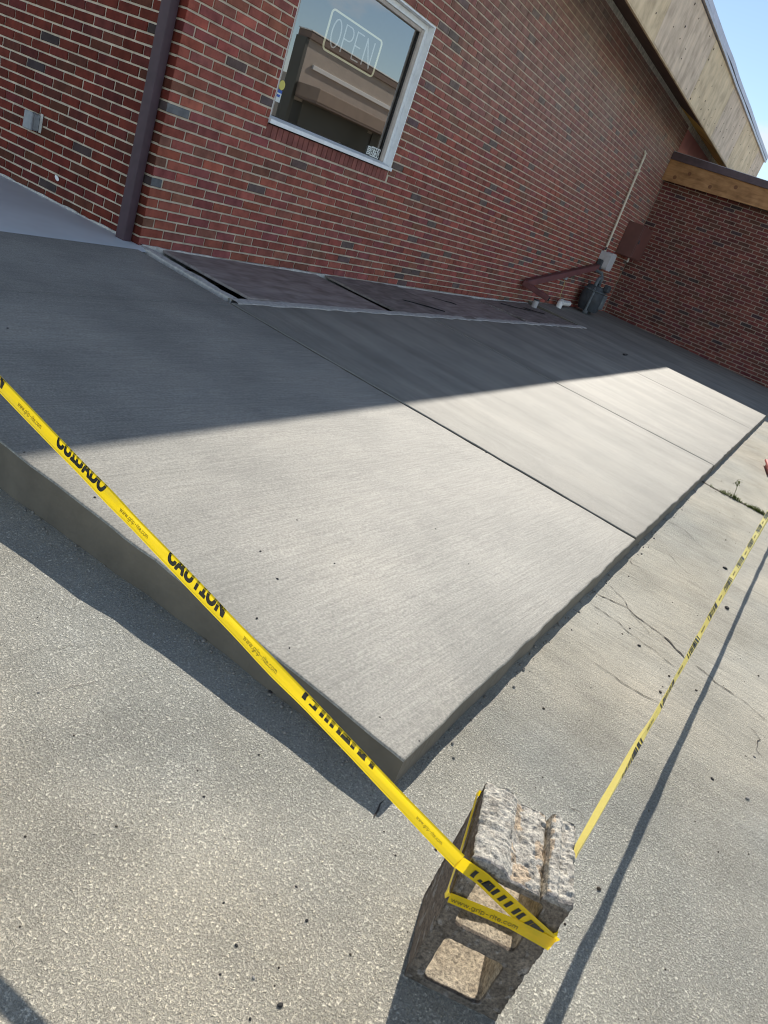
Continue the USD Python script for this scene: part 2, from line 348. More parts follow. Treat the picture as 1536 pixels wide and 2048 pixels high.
MAT['block_skin'] = usdkit.material(stage, '/World/Looks/block_skin', {
    'a': ('attribute', {'attribute': 'tone'}), 'g': ('geometry', {}),
    'n': ('noise_texture', {'scale': 150., 'detail': 3.0, 'roughness': .7}),
    'r': ('rgb_ramp', {'ramp': [(.32, (.5, .5, .5)), (.5, (1, 1, 1)), (.68, (1.5, 1.47, 1.4))]}),
    'n2': ('noise_texture', {'scale': 26., 'detail': 5.0, 'roughness': .7}),
    'r2': ('rgb_ramp', {'ramp': [(.35, (.7, .68, .66)), (.52, (1, 1, 1)), (.7, (1.25, 1.25, 1.25))]}),
    'm': ('mix', {'mix_type': 'multiply', 'fac': 1.0}), 'm2': ('mix', {'mix_type': 'multiply', 'fac': 1.0}),
    'b': ('bump', {'strength': .8, 'distance': .004}),
    'p': ('principled_bsdf', {'roughness': .9, 'specular_ior_level': .25})},
    [('g.position', 'n.vector'), ('n.fac', 'r.fac'), ('g.position', 'n2.vector'), ('n2.fac', 'r2.fac'), ('a.color', 'm.color1'), ('r.color', 'm.color2'),
     ('m.color', 'm2.color1'), ('r2.color', 'm2.color2'), ('m2.color', 'p.base_color'), ('n.fac', 'b.height'), ('b.normal', 'p.normal')], surface='p.BSDF')
for nm, c in (('clod_dark', (.035, .033, .032)), ('clod_brown', (.07, .055, .04)), ('clod_grey', (.26, .25, .23)), ('crumb', (.22, .21, .19))):
    plain(nm, c, .9, .35, 90., .5, 150.)
MAT['blade'] = usdkit.material(stage, '/World/Looks/blade', {
    'g': ('geometry', {}), 'r': ('rgb_ramp', {'ramp': [(0, (.11, .14, .035)), (.6, (.24, .25, .08)), (1., (.42, .36, .18))]}),
    'p': ('principled_bsdf', {'roughness': .6}), 't': ('translucent_bsdf', {}), 'm': ('mix_closure', {'fac': .35})},
    [('g.random_per_island', 'r.fac'), ('r.color', 'p.base_color'), ('r.color', 't.color'), ('p.BSDF', 'm.closure1'), ('t.BSDF', 'm.closure2')], surface='m.closure')

# ------------------------------------------------------------------ ground levels
def slab_z(x, y):
    return .0076 * np.asarray(x, float) + .0408 * np.minimum(np.asarray(y, float), 0)
def lot_z(x, y, rough=True):
    x = np.asarray(x, float); y = np.asarray(y, float)
    z = -.262 + .0095 * (np.clip(x, -8, 9) + 2.48)
    if rough:
        z = z + .010 * fb(x, y, 1.3, 3, 5) + .004 * fb(x, y, 11., 2, 9)
    return z
XF, DD, LL = -2.477, -3.883, 12.28

xs = np.concatenate([[-200, -60, -20, -9], np.arange(-6, 3.2, .03), np.arange(3.2, 9, .2), [10, 14, 25, 60, 200]])
ys = np.concatenate([[-200, -70, -40, -20, -10], np.arange(-6.5, -1.5, .03), [-1, 1, 4, 10, 60, 200]])
lot = obj('parking_lot', grid(xs, ys, lot_z), 'lot_paving', smooth=True, kind='structure', label='old grey parking lot paving with cracks and rough stones')

def crack(pts, w, seed, name='crack', mat='crack_dark', step=.018, wig=.010):
    rng = np.random.default_rng(seed)
    P = [np.array(pts[0], float)]
    for a, b in zip(pts[:-1], pts[1:]):
        a = np.array(a, float); b = np.array(b, float); n = max(2, int(np.linalg.norm(b - a) / step))
        d = (b - a) / np.linalg.norm(b - a); s = np.array([-d[1], d[0]])
        off = np.cumsum(rng.normal(0, wig * .45, n)); off -= np.linspace(0, off[-1], n)
        for k in range(n):
            P.append(a + (b - a) * (k + 1) / n + s * off[k])
    P = np.array(P); T = np.gradient(P, axis=0); T /= np.linalg.norm(T, axis=1, keepdims=True) + 1e-9
    S = np.stack([-T[:, 1], T[:, 0]], 1)
    ww = w * (.35 + rng.random(len(P)) ** 2 * 1.1); ww[0] = ww[-1] = w * .1
    A, B = P + S * ww[:, None] / 2, P - S * ww[:, None] / 2
    V = np.vstack([A, B]); V = np.column_stack([V, lot_z(V[:, 0], V[:, 1]) + .0025])
    n = len(P); i = np.arange(n - 1)
    return obj(name, (V, np.vstack([np.stack([i, i + n, i + n + 1], 1), np.stack([i, i + n + 1, i + 1], 1)])), mat, lot)

for k, (pp, w) in enumerate([([(-0.736, -3.819), (-0.774, -3.904), (-0.739, -4.046), (-0.787, -4.138), (-0.839, -4.260), (-0.908, -4.337)], .016),
                             ([(-0.897, -3.918), (-0.933, -4.064), (-0.988, -4.186), (-1.027, -4.319)], .006),
                             ([(-1.356, -4.072), (-1.371, -4.173), (-1.372, -4.250), (-1.363, -4.331)], .006),
                             ([(-0.909, -4.378), (-0.963, -4.487), (-0.978, -4.586), (-1.028, -4.677)], .007),
                             ([(-0.614, -3.916), (-0.667, -4.004), (-0.735, -4.052)], .004),
                             ([(-0.745, -4.055), (-0.824, -4.136), (-0.875, -4.181)], .003),
                             ([(0.782, -3.896), (0.788, -4.022), (0.603, -4.177)], .006),
                             ([(0.194, -3.905), (0.206, -4.046), (0.065, -4.183)], .004),
                             ([(-0.178, -3.913), (-0.213, -3.936), (-0.205, -3.974)], .006),
                             ([(-1.145, -4.623), (-1.191, -4.663), (-1.274, -4.657), (-1.308, -4.700)], .005),
                             ([(-2.952, -3.173), (-2.898, -3.186), (-2.826, -3.215), (-2.768, -3.232)], .0018),
                             ([(-2.941, -3.043), (-2.870, -3.051), (-2.780, -3.079), (-2.717, -3.113)], .0015),
                             ([(-2.142, -4.236), (-2.131, -4.276), (-2.156, -4.306)], .004),
                             ([(-2.603, -3.908), (-2.572, -3.902), (-2.530, -3.896)], .007),
                             ([(2.756, -3.524), (2.542, -3.825), (2.559, -4.030)], .006)]):
    crack(pp, w * .62, 40 + k)
# the open joint across the lot with soil and grass in it
crack([(2.26, -3.86), (2.20, -4.05), (2.17, -4.25), (2.13, -4.43), (2.10, -5.2), (2.05, -6.3)], .035, 7, 'joint', 'soil', .03, .006)

# ------------------------------------------------------------------ concrete pad, panel by panel
def panel(x0, x1, y0, y1, r, mat, seed, jit=.0065, bow=None, name='concrete_panel', base_drop=.20):
    rng = np.random.default_rng(seed)
    e = np.array([0, .0012, .004, .008, .014])
    def axis(a, b):
        n = max(4, int((b - a) / .06))
        return np.concatenate([a + e, np.linspace(a + .03, b - .03, n), (b - e)[::-1]])
    xs, ys = axis(x0, x1), axis(y0, y1)
    X, Y = np.meshgrid(xs, ys, indexing='ij')
    dx = np.minimum(X - x0, x1 - X); dy = np.minimum(Y - y0, y1 - Y)
    q = np.maximum(r - dx, 0) ** 2 + np.maximum(r - dy, 0) ** 2
    drop = r - np.sqrt(np.maximum(r * r - q, 0))
    drop = np.where(q > r * r, r, drop)
    Xj = X + jit * 2 * np.exp(-dx / .05) * fb(Y, X * 0 + seed, 9., 3, seed)
    Yj = Y + jit * 2 * np.exp(-dy / .05) * fb(X, X * 0 + seed + 7, 9., 3, seed + 1)
    if bow is not None:
        Xj = Xj + bow(Y) * np.exp(-(X - x0) / .3)
    Z = slab_z(Xj, Yj) - drop + .004 * fb(X, Y, .9, 2, 31) + .0015 * fb(X, Y, 14., 2, 77)
    top = np.stack([Xj, Yj, Z], -1); a, b = X.shape
    V = [top.reshape(-1, 3)]
    i, j = np.meshgrid(np.arange(a - 1), np.arange(b - 1), indexing='ij'); qd = (i * b + j).ravel()
    F = [np.stack([qd, qd + b, qd + b + 1], 1), np.stack([qd, qd + b + 1, qd + 1], 1)]
    obj_top = (V[0], np.vstack(F))
    # the four upright faces
    loop = [(k, 0) for k in range(a)] + [(a - 1, k) for k in range(1, b)] + [(k, b - 1) for k in range(a - 2, -1, -1)] + [(0, k) for k in range(b - 2, 0, -1)]
    P = np.array([top[k] for k in loop]); n = len(P)
    levels = [0., .03, .07, .12, base_drop]
    W = []
    for lv in levels:
        Q = P.copy(); Q[:, 2] -= lv
        cen = np.array([(x0 + x1) / 2, (y0 + y1) / 2])
        if lv > 0:
            d = .006 * fb(P[:, 0] * 1 + P[:, 1], P[:, 2] * 0 + lv * 7, 14., 3, seed + 3)
            dirv = np.stack([np.where(P[:, 0] < x0 + .02, -1., np.where(P[:, 0] > x1 - .02, 1., 0)), np.where(P[:, 1] < y0 + .02, -1., np.where(P[:, 1] > y1 - .02, 1., 0))], 1)
            Q[:, :2] += dirv * (np.minimum(d, .001))[:, None]
        W.append(Q)
    SV = np.vstack(W); SF = []
    for l in range(len(levels) - 1):
        k = np.arange(n); k2 = (k + 1) % n
        SF += [np.stack([l*n+k, (l+1)*n+k, (l+1)*n+k2], 1), np.stack([l*n+k, (l+1)*n+k2, l*n+k2], 1)]
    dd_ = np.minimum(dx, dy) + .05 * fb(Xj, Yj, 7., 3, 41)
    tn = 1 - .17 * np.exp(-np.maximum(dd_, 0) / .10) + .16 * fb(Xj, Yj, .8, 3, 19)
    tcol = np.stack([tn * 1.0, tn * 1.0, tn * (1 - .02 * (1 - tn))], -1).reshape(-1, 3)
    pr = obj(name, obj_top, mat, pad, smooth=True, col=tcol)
    obj('edge_face', (SV, np.vstack(SF)), 'slab_side', pr, smooth=50)
    return pr

pad = obj('concrete_pad', bx(XF + .05, LL, DD + .05, -.02, -.62, -.36), 'slab_side', kind='structure', label='new raised concrete pad poured in broomed panels')
J1, J2, J3, J4 = -.075, 2.685, 5.76, 9.0
g = .014
bow = lambda y: np.interp(y, [-3.9, -3.7, -3.1, -2.3, -1.5], [0, 0, .008, -.018, -.03])
panel(XF, J1 - g, DD, -1.035, .005, 'broomed_concrete', 1, bow=bow)
panel(XF - .02, J1 - g, -1.031, -.105, .003, 'broomed_concrete', 2, jit=.002)
panel(J1 + g, J2 - .009, DD, -.985, .005, 'dragged_concrete', 3)
panel(J2 + .009, J3 - .007, DD, -.985, .004, 'dragged_concrete', 4)
panel(J3 + .007, 7.80, DD, -1.0, .004, 'dragged_concrete', 5)
panel(7.803, J4 - .002, DD, -.012, .006, 'dragged_concrete', 6)
panel(J4 + .002, LL - .012, DD, -.012, .006, 'dragged_concrete', 8)
# older painted walk beside the front wall
yy = np.concatenate([[-.098], np.linspace(-.06, 8, 60)]); xx = np.linspace(-2.45, -.004, 30)
wv, wf = grid(xx, yy, lambda X, Y: .0076 * X + .004 + .004 * fb(X, Y, 1.5, 2, 3) - .02 * (Y < -.07))
wv[:, 1] += np.where(wv[:, 1] < -.05, .02 * fb(wv[:, 0], wv[:, 0] * 0, 6., 3, 12), 0)
walk = obj('old_walkway', (wv, wf), 'painted_walk', smooth=True, kind='structure', label='older pale blue grey walkway along the front wall')

# curb round the covered trench, and the boards lying over it
cv = []
rng = np.random.default_rng(3)
def strip(xa, ya, xb, yb, w, z, seed, h=.1):
    n = max(8, int(math.hypot(xb - xa, yb - ya) / .05)); t = np.linspace(0, 1, n)
    X = xa + (xb - xa) * t; Y = ya + (yb - ya) * t; d = np.array([xb - xa, yb - ya]) / math.hypot(xb - xa, yb - ya); s = np.array([-d[1], d[0]])
    wl = w / 2 * (1 + 1.2 * fb(X, Y, 9., 3, seed)); wr = w / 2 * (1 + 1.2 * fb(X, Y, 9., 3, seed + 5))
    L = np.stack([X, Y], 1) + s * wl[:, None]; R = np.stack([X, Y], 1) - s * wr[:, None]
    zt = (z(X, Y) if callable(z) else z + 0 * X) + .014 * fb(X, Y, 13., 3, seed + 2)
    V = np.vstack([np.column_stack([L, zt - h]), np.column_stack([L, zt - .004]), np.column_stack([L * .85 + R * .15, zt]), np.column_stack([R * .85 + L * .15, zt]), np.column_stack([R, zt - .006]), np.column_stack([R, zt - h])])
    i = np.arange(n - 1); F = []
    for k in range(5):
        F += [np.stack([k*n+i, (k+1)*n+i, (k+1)*n+i+1], 1), np.stack([k*n+i, (k+1)*n+i+1, k*n+i+1], 1)]
    return V, np.vstack(F)
sz = lambda X, Y: slab_z(X, Y) + .008
obj('trench_curb', cat_([strip(.03, -.012, .03, -.93, .08, sz, 4), strip(-.02, -.955, 7.8, -1.0, .085, sz, 6)]), 'curb_concrete', smooth=40, kind='structure', label='thin rough concrete curb round the boarded trench')
obj('trench_floor', grid([.05, 7.8], [-.98, 0], lambda X, Y: X * 0 - .22), 'dark_void', kind='structure')

def board(x0, x1, y0, y1, z, label, mat, seed, skew=(0, 0, 0, 0), tilt=0.0, cat='board', ys=0.0):
    n, k = max(6, int((x1 - x0) / .06)), max(6, int((y1 - y0) / .06))
    U, W = np.meshgrid(np.linspace(0, 1, n), np.linspace(0, 1, k), indexing='ij')
    X = x0 + skew[0] * (1 - W) + skew[1] * W + (x1 - x0 + skew[2] * (1 - W) + skew[3] * W - skew[0] * (1 - W) - skew[1] * W) * U
    Y = y0 + (y1 - y0) * W + .012 * fb(X, W * 0, 7., 3, seed) * np.exp(-(1 - np.abs(2 * W - 1)) * 8)
    Z = z + .010 * fb(X, Y, 2.0, 3, seed) + .003 * fb(X, Y, 15., 3, seed + 1) + tilt * (U - .5) + ys * Y
    top = np.stack([X, Y, Z], -1); bot = top.copy(); bot[..., 2] -= .018
    V = np.vstack([top.reshape(-1, 3), bot.reshape(-1, 3)])
    i, j = np.meshgrid(np.arange(n - 1), np.arange(k - 1), indexing='ij'); q = (i * k + j).ravel(); N = n * k
    F = [np.stack([q, q + k, q + k + 1], 1), np.stack([q, q + k + 1, q + 1], 1)]
    loop = [a * k for a in range(n)] + [(n - 1) * k + b for b in range(1, k)] + [a * k + k - 1 for a in range(n - 2, -1, -1)] + [b for b in range(k - 2, 0, -1)]
    lo = np.array(loop); l2 = np.roll(lo, -1)
    F += [np.stack([lo, lo + N, l2 + N], 1), np.stack([lo, l2 + N, l2], 1)]
    return obj('cover_board', (V, np.vstack(F)), mat, smooth=35, label=label, cat=cat, group='painted boards over the trench by the wall')
board(.215, 2.17, -.895, -.012, -.010, 'large purple-brown cover board nearest the downspout', 'painted_board', 11, skew=(-.0, .0, .02, -.05), tilt=-.022, ys=.03)
board(2.31, 3.62, -.905, -.012, -.012, 'dark cover board just beyond the wide black gap', 'painted_board_b', 12, skew=(0, -.05, .02, 0), ys=.03)
board(3.66, 5.66, -.91, -.012, -.018, 'third cover board from the downspout, with a split edge', 'painted_board', 13, skew=(.02, 0, .03, -.02), ys=.025, tilt=.01)
board(5.80, 7.72, -.92, -.012, -.004, 'farthest cover board, in front of the white elbow pipe', 'painted_board_b', 14, skew=(.03, -.02, 0, 0), tilt=.04)
board(3.02, 3.78, -1.0, -.925, -.008, 'short narrow scrap of board lying on the curb', 'painted_board_b', 15, tilt=.02, cat='wood scrap')
for k, (xa, ya, xb, yb, w) in enumerate([(3.0, -.50, 3.5, -.74, .03), (4.1, -.25, 4.4, -.42, .03), (6.9, -.30, 7.25, -.52, .04), (6.3, -.18, 6.9, -.42, .03)]):
    V, F = strip(xa, ya, xb, yb, w, (lambda X, Y: np.interp(X, [2.3, 3.6, 5.6, 5.75, 7.7], [-.024, -.022, -.022, -.008, .030]) + .0 * Y), 60 + k, .003)
    obj('board_split', (V, F), 'dark_void', stage.GetPrimAtPath('/World/cover_board' + ('' if xa < 2.2 else '_001' if xa < 3.6 else '_002' if xa < 5.6 else '_003')))

# ------------------------------------------------------------------ brickwork
COURSE, Z0, PITCH, JT = .0677, .0586, .2095, .0130
def wave(u, k, seed):
    return .004 * (meshkit.noise(np.array([u * .9, k * .35, seed])) - .5) + .002 * (meshkit.noise(np.array([u * 5., k * 3.1, seed + 9.])) - .5)

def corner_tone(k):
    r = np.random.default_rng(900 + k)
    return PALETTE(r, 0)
def PALETTE(r, wall):
    q = r.random(); v = r.normal(1, .10); 
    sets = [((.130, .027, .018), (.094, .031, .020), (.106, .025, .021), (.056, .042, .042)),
            ((.285, .090, .068), (.235, .098, .072), (.25, .082, .074), (.135, .098, .092)),  # side wall: pinker clay, with bounced light painted into the tone
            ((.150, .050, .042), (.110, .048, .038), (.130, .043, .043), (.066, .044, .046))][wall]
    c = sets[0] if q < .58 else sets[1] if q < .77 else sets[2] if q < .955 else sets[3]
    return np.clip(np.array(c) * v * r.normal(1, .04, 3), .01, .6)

def lay(O, u, n, ulen, k0, k1, holes, seed, wall, first, start=0.004):
    """bricks of one wall: O origin, u along, n outward. Returns a list of (vertices, faces, tone)"""
    rng = np.random.default_rng(seed); O = np.array(O, float); u = np.array(u, float); n = np.array(n, float); out = []
    F = []
    ring = lambda a, b: [f for i in range(4) for f in ((a+i, a+(i+1) % 4, b+(i+1) % 4), (a+i, b+(i+1) % 4, b+i))]
    F = np.array(ring(0, 4) + ring(4, 8) + [(8, 9, 10), (8, 10, 11)])
    for k in range(k0, k1):
        zc = Z0 + COURSE * (k + .5)
        pos = start
        half = (k + first) % 2 == 0
        idx = 0
        while pos < ulen - .02:
            L = (PITCH / 2 if (idx == 0 and half) else PITCH) - JT
            L *= 1 + rng.normal(0, .006)
            a, b = pos, min(pos + L, ulen)
            pos += L + JT * (1 + rng.normal(0, .12)); idx += 1
            za, zb = zc - COURSE / 2 + JT / 2, zc + COURSE / 2 - JT / 2
            segs = [(a, b)]
            for (h0, h1, g0, g1) in holes:
                if zb > g0 + .004 and za < g1 - .004:
                    new = []
                    for (s0, s1) in segs:
                        if s1 <= h0 or s0 >= h1: new.append((s0, s1)); continue
                        if s0 < h0 - .015: new.append((s0, h0))
                        if s1 > h1 + .015: new.append((h1, s1))
                    segs = new
            for (s0, s1) in segs:
                z_0, z_1 = za, zb
                w0, w1 = wave(s0, k, seed), wave(s1, k, seed)
                d = rng.normal(0, .0009)
                cc = [(s0, z_0 + w0), (s1, z_0 + w1), (s1, z_1 + w1), (s0, z_1 + w0)]
                V = []
                for (dep, ins) in ((-.016, 0.), (-.0028 + d, 0.), (d, .0030)):
                    for q, (cu, czz) in enumerate(cc):
                        su = 1 if q in (0, 3) else -1; sv = 1 if q in (0, 1) else -1
                        j = rng.normal(0, .0007, 2)
                        V.append(O + u * (cu + su * ins + j[0]) + n * dep + np.array([0, 0, czz + sv * ins + j[1]]))
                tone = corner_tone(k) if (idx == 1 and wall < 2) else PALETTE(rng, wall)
                if wall == 1 and idx == 1: tone = tone * np.array([2.1, 2.9, 3.1])  # same corner brick painted lighter here, for the light this face catches
                if wall == 1:      # lime bloom, with bounce and glare brightening mixed in, stronger on upper courses
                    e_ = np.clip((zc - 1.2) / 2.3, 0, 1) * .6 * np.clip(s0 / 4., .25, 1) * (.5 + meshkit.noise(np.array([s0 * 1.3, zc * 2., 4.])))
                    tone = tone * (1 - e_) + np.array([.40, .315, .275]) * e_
                out.append((np.array(V), F, tone))
    return out

def fixwind(bricks, n):
    v, f, _ = bricks[0]; a, b, c = v[f[-1]]
    return bricks if np.dot(np.cross(b - a, c - a), n) > 0 else [(v, f[:, ::-1], t) for v, f, t in bricks]

def pix_area(V):
    q = (V[8:12] - CAM) @ RC.T
    if (q[:, 2] < .1).any(): return 0.
    P = np.stack([768 + FPX * q[:, 0] / q[:, 2], 1024 + FPX * q[:, 1] / q[:, 2]], 1)
    c = P.mean(0)
    if not (-15 < c[0] < 1551 and -10 < c[1] < 2058): return 0.
    x, y = P[:, 0], P[:, 1]
    return .5 * abs(np.dot(x, np.roll(y, -1)) - np.dot(y, np.roll(x, -1)))

def build_bricks(groups, limit):
    """groups: [(wall prim, bricks)]; the largest in view become parts, the rest of each wall one part"""
    allb = [(pix_area(b[0]), gi, bi) for gi, (_, bs) in enumerate(groups) for bi, b in enumerate(bs)]
    top = set((g_, b_) for a, g_, b_ in sorted(allb, reverse=True)[:limit] if a > 60)
    for gi, (wall, bs) in enumerate(groups):
        V, F, C, nn = [], [], [], 0
        for bi, (v, f, t) in enumerate(bs):
            col = np.repeat(t[None], len(v), 0)
            if (gi, bi) in top:
                obj('brick', (v, f), 'brick_clay', wall, col=col)
            else:
                V.append(v); F.append(f + nn); C.append(col); nn += len(v)
        if V:
            obj('brickwork', (np.vstack(V), np.vstack(F)), 'brick_clay', wall, col=np.vstack(C), kind='stuff')

WX0, WX1, WZ0, WZ1 = .985, 2.795, 1.043, 2.285
bld = thing('brick_building', 'long red brick building with plywood fascia and one big window', 'building')
W0 = obj('front_wall', bx(.008, .20, .008, 6.0, -.3, 3.77), 'mortar', bld)
W1 = obj('side_wall', cat_([bx(.2005, WX0, .008, .20, -.3, 3.77), bx(WX1, 17.0, .008, .20, -.3, 3.77), bx(WX0, WX1, .008, .20, -.3, WZ0 - .095), bx(WX0, WX1, .008, .20, WZ1, 3.77)]), 'mortar', bld)
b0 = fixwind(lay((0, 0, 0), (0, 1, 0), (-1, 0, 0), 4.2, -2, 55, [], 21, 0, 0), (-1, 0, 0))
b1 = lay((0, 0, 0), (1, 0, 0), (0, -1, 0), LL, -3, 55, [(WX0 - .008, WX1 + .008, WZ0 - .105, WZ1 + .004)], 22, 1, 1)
# rowlock course under the window
rng = np.random.default_rng(8); q = WX0 - .004
Fb = b1[0][1]
while q < WX1 - .03:
    w = .0595 * (1 + rng.normal(0, .02)); V = []
    d = rng.normal(0, .001)
    for (dep, ins) in ((-.016, 0.), (-.0025 + d, 0.), (d, .003)):
        for k, (cu, cz) in enumerate(((q, WZ0 - .097), (q + w, WZ0 - .097), (q + w, WZ0 - .004), (q, WZ0 - .004))):
            su = 1 if k in (0, 3) else -1; sv = 1 if k in (0, 1) else -1
            V.append((cu + su * ins, -dep, cz + sv * ins))
    b1.append((np.array(V), Fb, np.array((.235, .088, .074)) * rng.normal(1, .10))); q += w + .0075
b1 = fixwind(b1, (0, -1, 0))
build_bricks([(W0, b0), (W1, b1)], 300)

obj('wall_foot_mortar', strip(.02, -.008, 12.2, -.008, .022, lambda X, Y: np.interp(X, [0, .7, 3, 6, 9, 12.3], [.008, -.004, -.014, -.006, .045, .09]) + .022 * np.abs(fb(X, Y, 3.1, 4, 61)), 71, .12), 'curb_concrete', W1, smooth=40)
obj('wall_foot_mortar', strip(-.006, .17, -.006, 4.2, .016, lambda X, Y: .012 + .020 * np.abs(fb(Y, X, 5.3, 4, 62)), 72, .06), 'curb_concrete', W0, smooth=40)
# window: a recessed aluminium frame, brake-metal lining, pane and the dim room behind
win = obj('window', cat_([bx(WX0 + .001, WX0 + .062, .056, .12, WZ0 + .05, WZ1 - .001, .003), bx(WX1 - .055, WX1 - .010, .056, .12, WZ0 + .05, WZ1 - .001, .003),
                          bx(WX0 + .0625, WX1 - .0555, .058, .118, WZ1 - .055, WZ1 - .010, .003)]), 'aluminium', bld)
obj('lining', cat_([bx(WX1 - .009, WX1 + .004, -.004, .120, WZ0 + .01, WZ1 + .004, .001),
                    bx(WX0 + .0065, WX1 - .0095, -.004, .119, WZ1 - .009, WZ1 + .004, .001)]), 'aluminium', win)
sv = np.array([(WX0 - .012, -.022, WZ0 + .004), (WX1 + .008, -.022, WZ0 + .004), (WX1 + .008, -.022, WZ0 + .034), (WX0 - .012, -.022, WZ0 + .034),
               (WX0 + .001, .075, WZ0 + .058), (WX1 - .001, .075, WZ0 + .058), (WX0 + .001, .075, WZ0 + .004), (WX1 - .001, .075, WZ0 + .004)])
obj('sill', trimesh.convex.convex_hull(sv), 'aluminium', win)
obj('glazing_stop', cat_([bx(WX1 - .100, WX1 - .0555, .060, .118, WZ0 + .058, WZ1 - .06, .002), bx(WX0 + .0625, WX0 + .085, .066, .118, WZ0 + .058, WZ1 - .06, .002), bx(WX0 + .086, WX1 - .087, .068, .118, WZ1 - .085, WZ1 - .056, .002)]), 'aluminium_dull', win)
obj('gasket', cat_([bx(WX1 - .1045, WX1 - .1005, .080, .094, WZ0 + .058, WZ1 - .088), bx(WX0 + .09, WX1 - .096, .078, .118, WZ0 + .054, WZ0 + .064)]), 'rubber', win)
obj('pane', (np.array([(WX0 + .083, .097, WZ0 + .058), (WX1 - .100, .097, WZ0 + .058), (WX1 - .100, .097, WZ1 - .083), (WX0 + .083, .097, WZ1 - .083)]), np.array([(0, 1, 2), (0, 2, 3)])), 'window_pane', win)
room = obj('room', cat_([bx(.3, 5.5, 4.0, 4.05, -.05, 3.0), bx(.25, .3, .21, 4.0, -.05, 3.0), bx(5.5, 5.55, .21, 4.0, -.05, 3.0), bx(.3, 5.5, .21, 4.0, 2.95, 3.0)]), 'interior_wall', bld)
obj('room_floor', bx(.3, 5.5, .21, 4.0, -.10, -.052), 'interior_floor', room)
obj('window_ledge', bx(WX0 + .01, WX1 - .01, .205, .42, WZ0 - .05, WZ0 - .01), 'interior_wall', room)

# eaves of the main roof
EY, EZ0, EZ1 = -.78, 3.405, 4.215
XA, XB = -.9, 16.85
def slant_soffit(x0, x1):
    return trimesh.convex.convex_hull(np.array([(x, y, z) for x in (x0, x1) for (y, z) in ((.0065, 3.775), (EY + .046, 3.445), (.0065, 3.81), (EY + .046, 3.48))]))
obj('soffit', slant_soffit(XA + .02, 11.10), 'soffit_dark', bld)
obj('soffit', slant_soffit(11.103, XB - .03), 'soffit_mustard', bld, label='mustard yellow soffit sheets')
obj('soffit_joint', cat_([trimesh.convex.convex_hull(np.array([(x + q, y, z) for q in (-.006, .006) for (y, z) in ((.004, 3.772), (EY + .05, 3.4435), (.004, 3.78), (EY + .05, 3.45))])) for x in (12.9, 15.2)]), 'seam_dark', bld)
obj('trim_board', bx(.02, 12.25, -.016, -.0015, 3.70, 3.769), 'weathered_trim', bld)
obj('trim_board', bx(LL + .01, XB - .1, -.016, .006, 3.655, 3.769), 'weathered_trim', bld)
obj('siding', bx(LL + .02, XB - .05, -.004, .007, 2.9, 3.654), 'pink_siding', bld)
seams = [XA, 1.35, 3.78, 6.2, 8.66, 10.9, 13.02, 15.55, XB]
rng = np.random.default_rng(5)
for k, (a, b) in enumerate(zip(seams[:-1], seams[1:])):
    pn = obj('fascia_panel', bx(a + .003, b - .003, EY + rng.uniform(-.002, .002), EY + .022, EZ0 + rng.uniform(-.006, .004), EZ1, .002), 'plywood_a' if k % 2 == 0 else 'plywood_b', bld)
    nl = []
    for xx_ in np.arange(a + .05, b - .02, .405):
        for zz_ in np.arange(EZ0 + .06, EZ1 - .08, .13):
            if rng.random() < .36:
                c_ = trimesh.creation.cylinder(radius=.007 + .009 * rng.random() ** 2, height=.004, sections=7); c_.apply_transform(trimesh.transformations.rotation_matrix(math.pi / 2, (1, 0, 0)))
                c_.apply_translation((xx_ + rng.normal(0, .012), EY - .003, zz_ + rng.normal(0, .02))); nl.append(c_)
    obj('nail_heads', cat_(nl), 'seam_dark', pn, kind='stuff')
obj('fascia_lip', bx(XA, XB, EY - .008, EY + .024, EZ0 - .022, EZ0 - .008, .002), 'plywood_a', bld)
obj('fascia_backing', bx(XA, XB - .01, EY + .024, EY + .044, EZ0 + .01, EZ1 - .002), 'soffit_dark', bld)
xs_ = np.linspace(XA - .03, XB + .04, 90)
def edge_strip(y0, y1, z0, z1, amp, seed):
    V = []
    for x in xs_:
        w = amp * (meshkit.noise(np.array([x * 1.1, seed, 0.])) - .5)
        V += [(x, y0, z0 + w), (x, y1, z0 + w), (x, y1, z1 + w), (x, y0, z1 + w)]
    n = len(xs_); F = []
    for i in range(n - 1):
        for j in range(4):
            a, b, c, d = 4*i+j, 4*i+(j+1) % 4, 4*i+4+(j+1) % 4, 4*i+4+j
            F += [(a, c, b), (a, d, c)]
    e_ = 4 * (n - 1); F += [(0, 1, 2), (0, 2, 3), (e_, e_+2, e_+1), (e_, e_+3, e_+2)]
    return np.array(V), np.array(F)
obj('drip_edge', edge_strip(EY - .035, EY + .05, EZ1 + .004, EZ1 + .045, .02, 3.), 'drip_metal', bld)
obj('roof_edge_shadow_strip', edge_strip(EY - .022, EY + .05, EZ1 + .046, EZ1 + .062, .02, 3.), 'seam_dark', bld)
obj('coping', edge_strip(EY - .03, EY + .06, EZ1 + .063, EZ1 + .135, .015, 8.), 'coping_metal', bld)
rv = [(XA, EY + .062, EZ1 + .10), (XB, EY + .062, EZ1 + .10), (XB, 7.0, EZ1 + .55), (XA, 7.0, EZ1 + .55), (XA, EY + .062, EZ1), (XB, EY + .062, EZ1), (XB, 7., EZ1), (XA, 7., EZ1)]
obj('roof', trimesh.convex.convex_hull(np.array(rv)), 'roofing', bld)
obj('eave_front', bx(XA, XA + .02, EY + .05, 6.9, EZ0, EZ1 - .001), 'plywood_b', bld)
obj('soffit_front', bx(XA + .03, .006, .012, 6.9, 3.772, 3.80), 'soffit_dark', bld)
obj('back_wall', cat_([bx(.21, 17., 6.6, 6.8, -.3, 4.2), bx(16.8, 17., .21, 6.59, -.3, 4.2)]), 'mortar', bld)

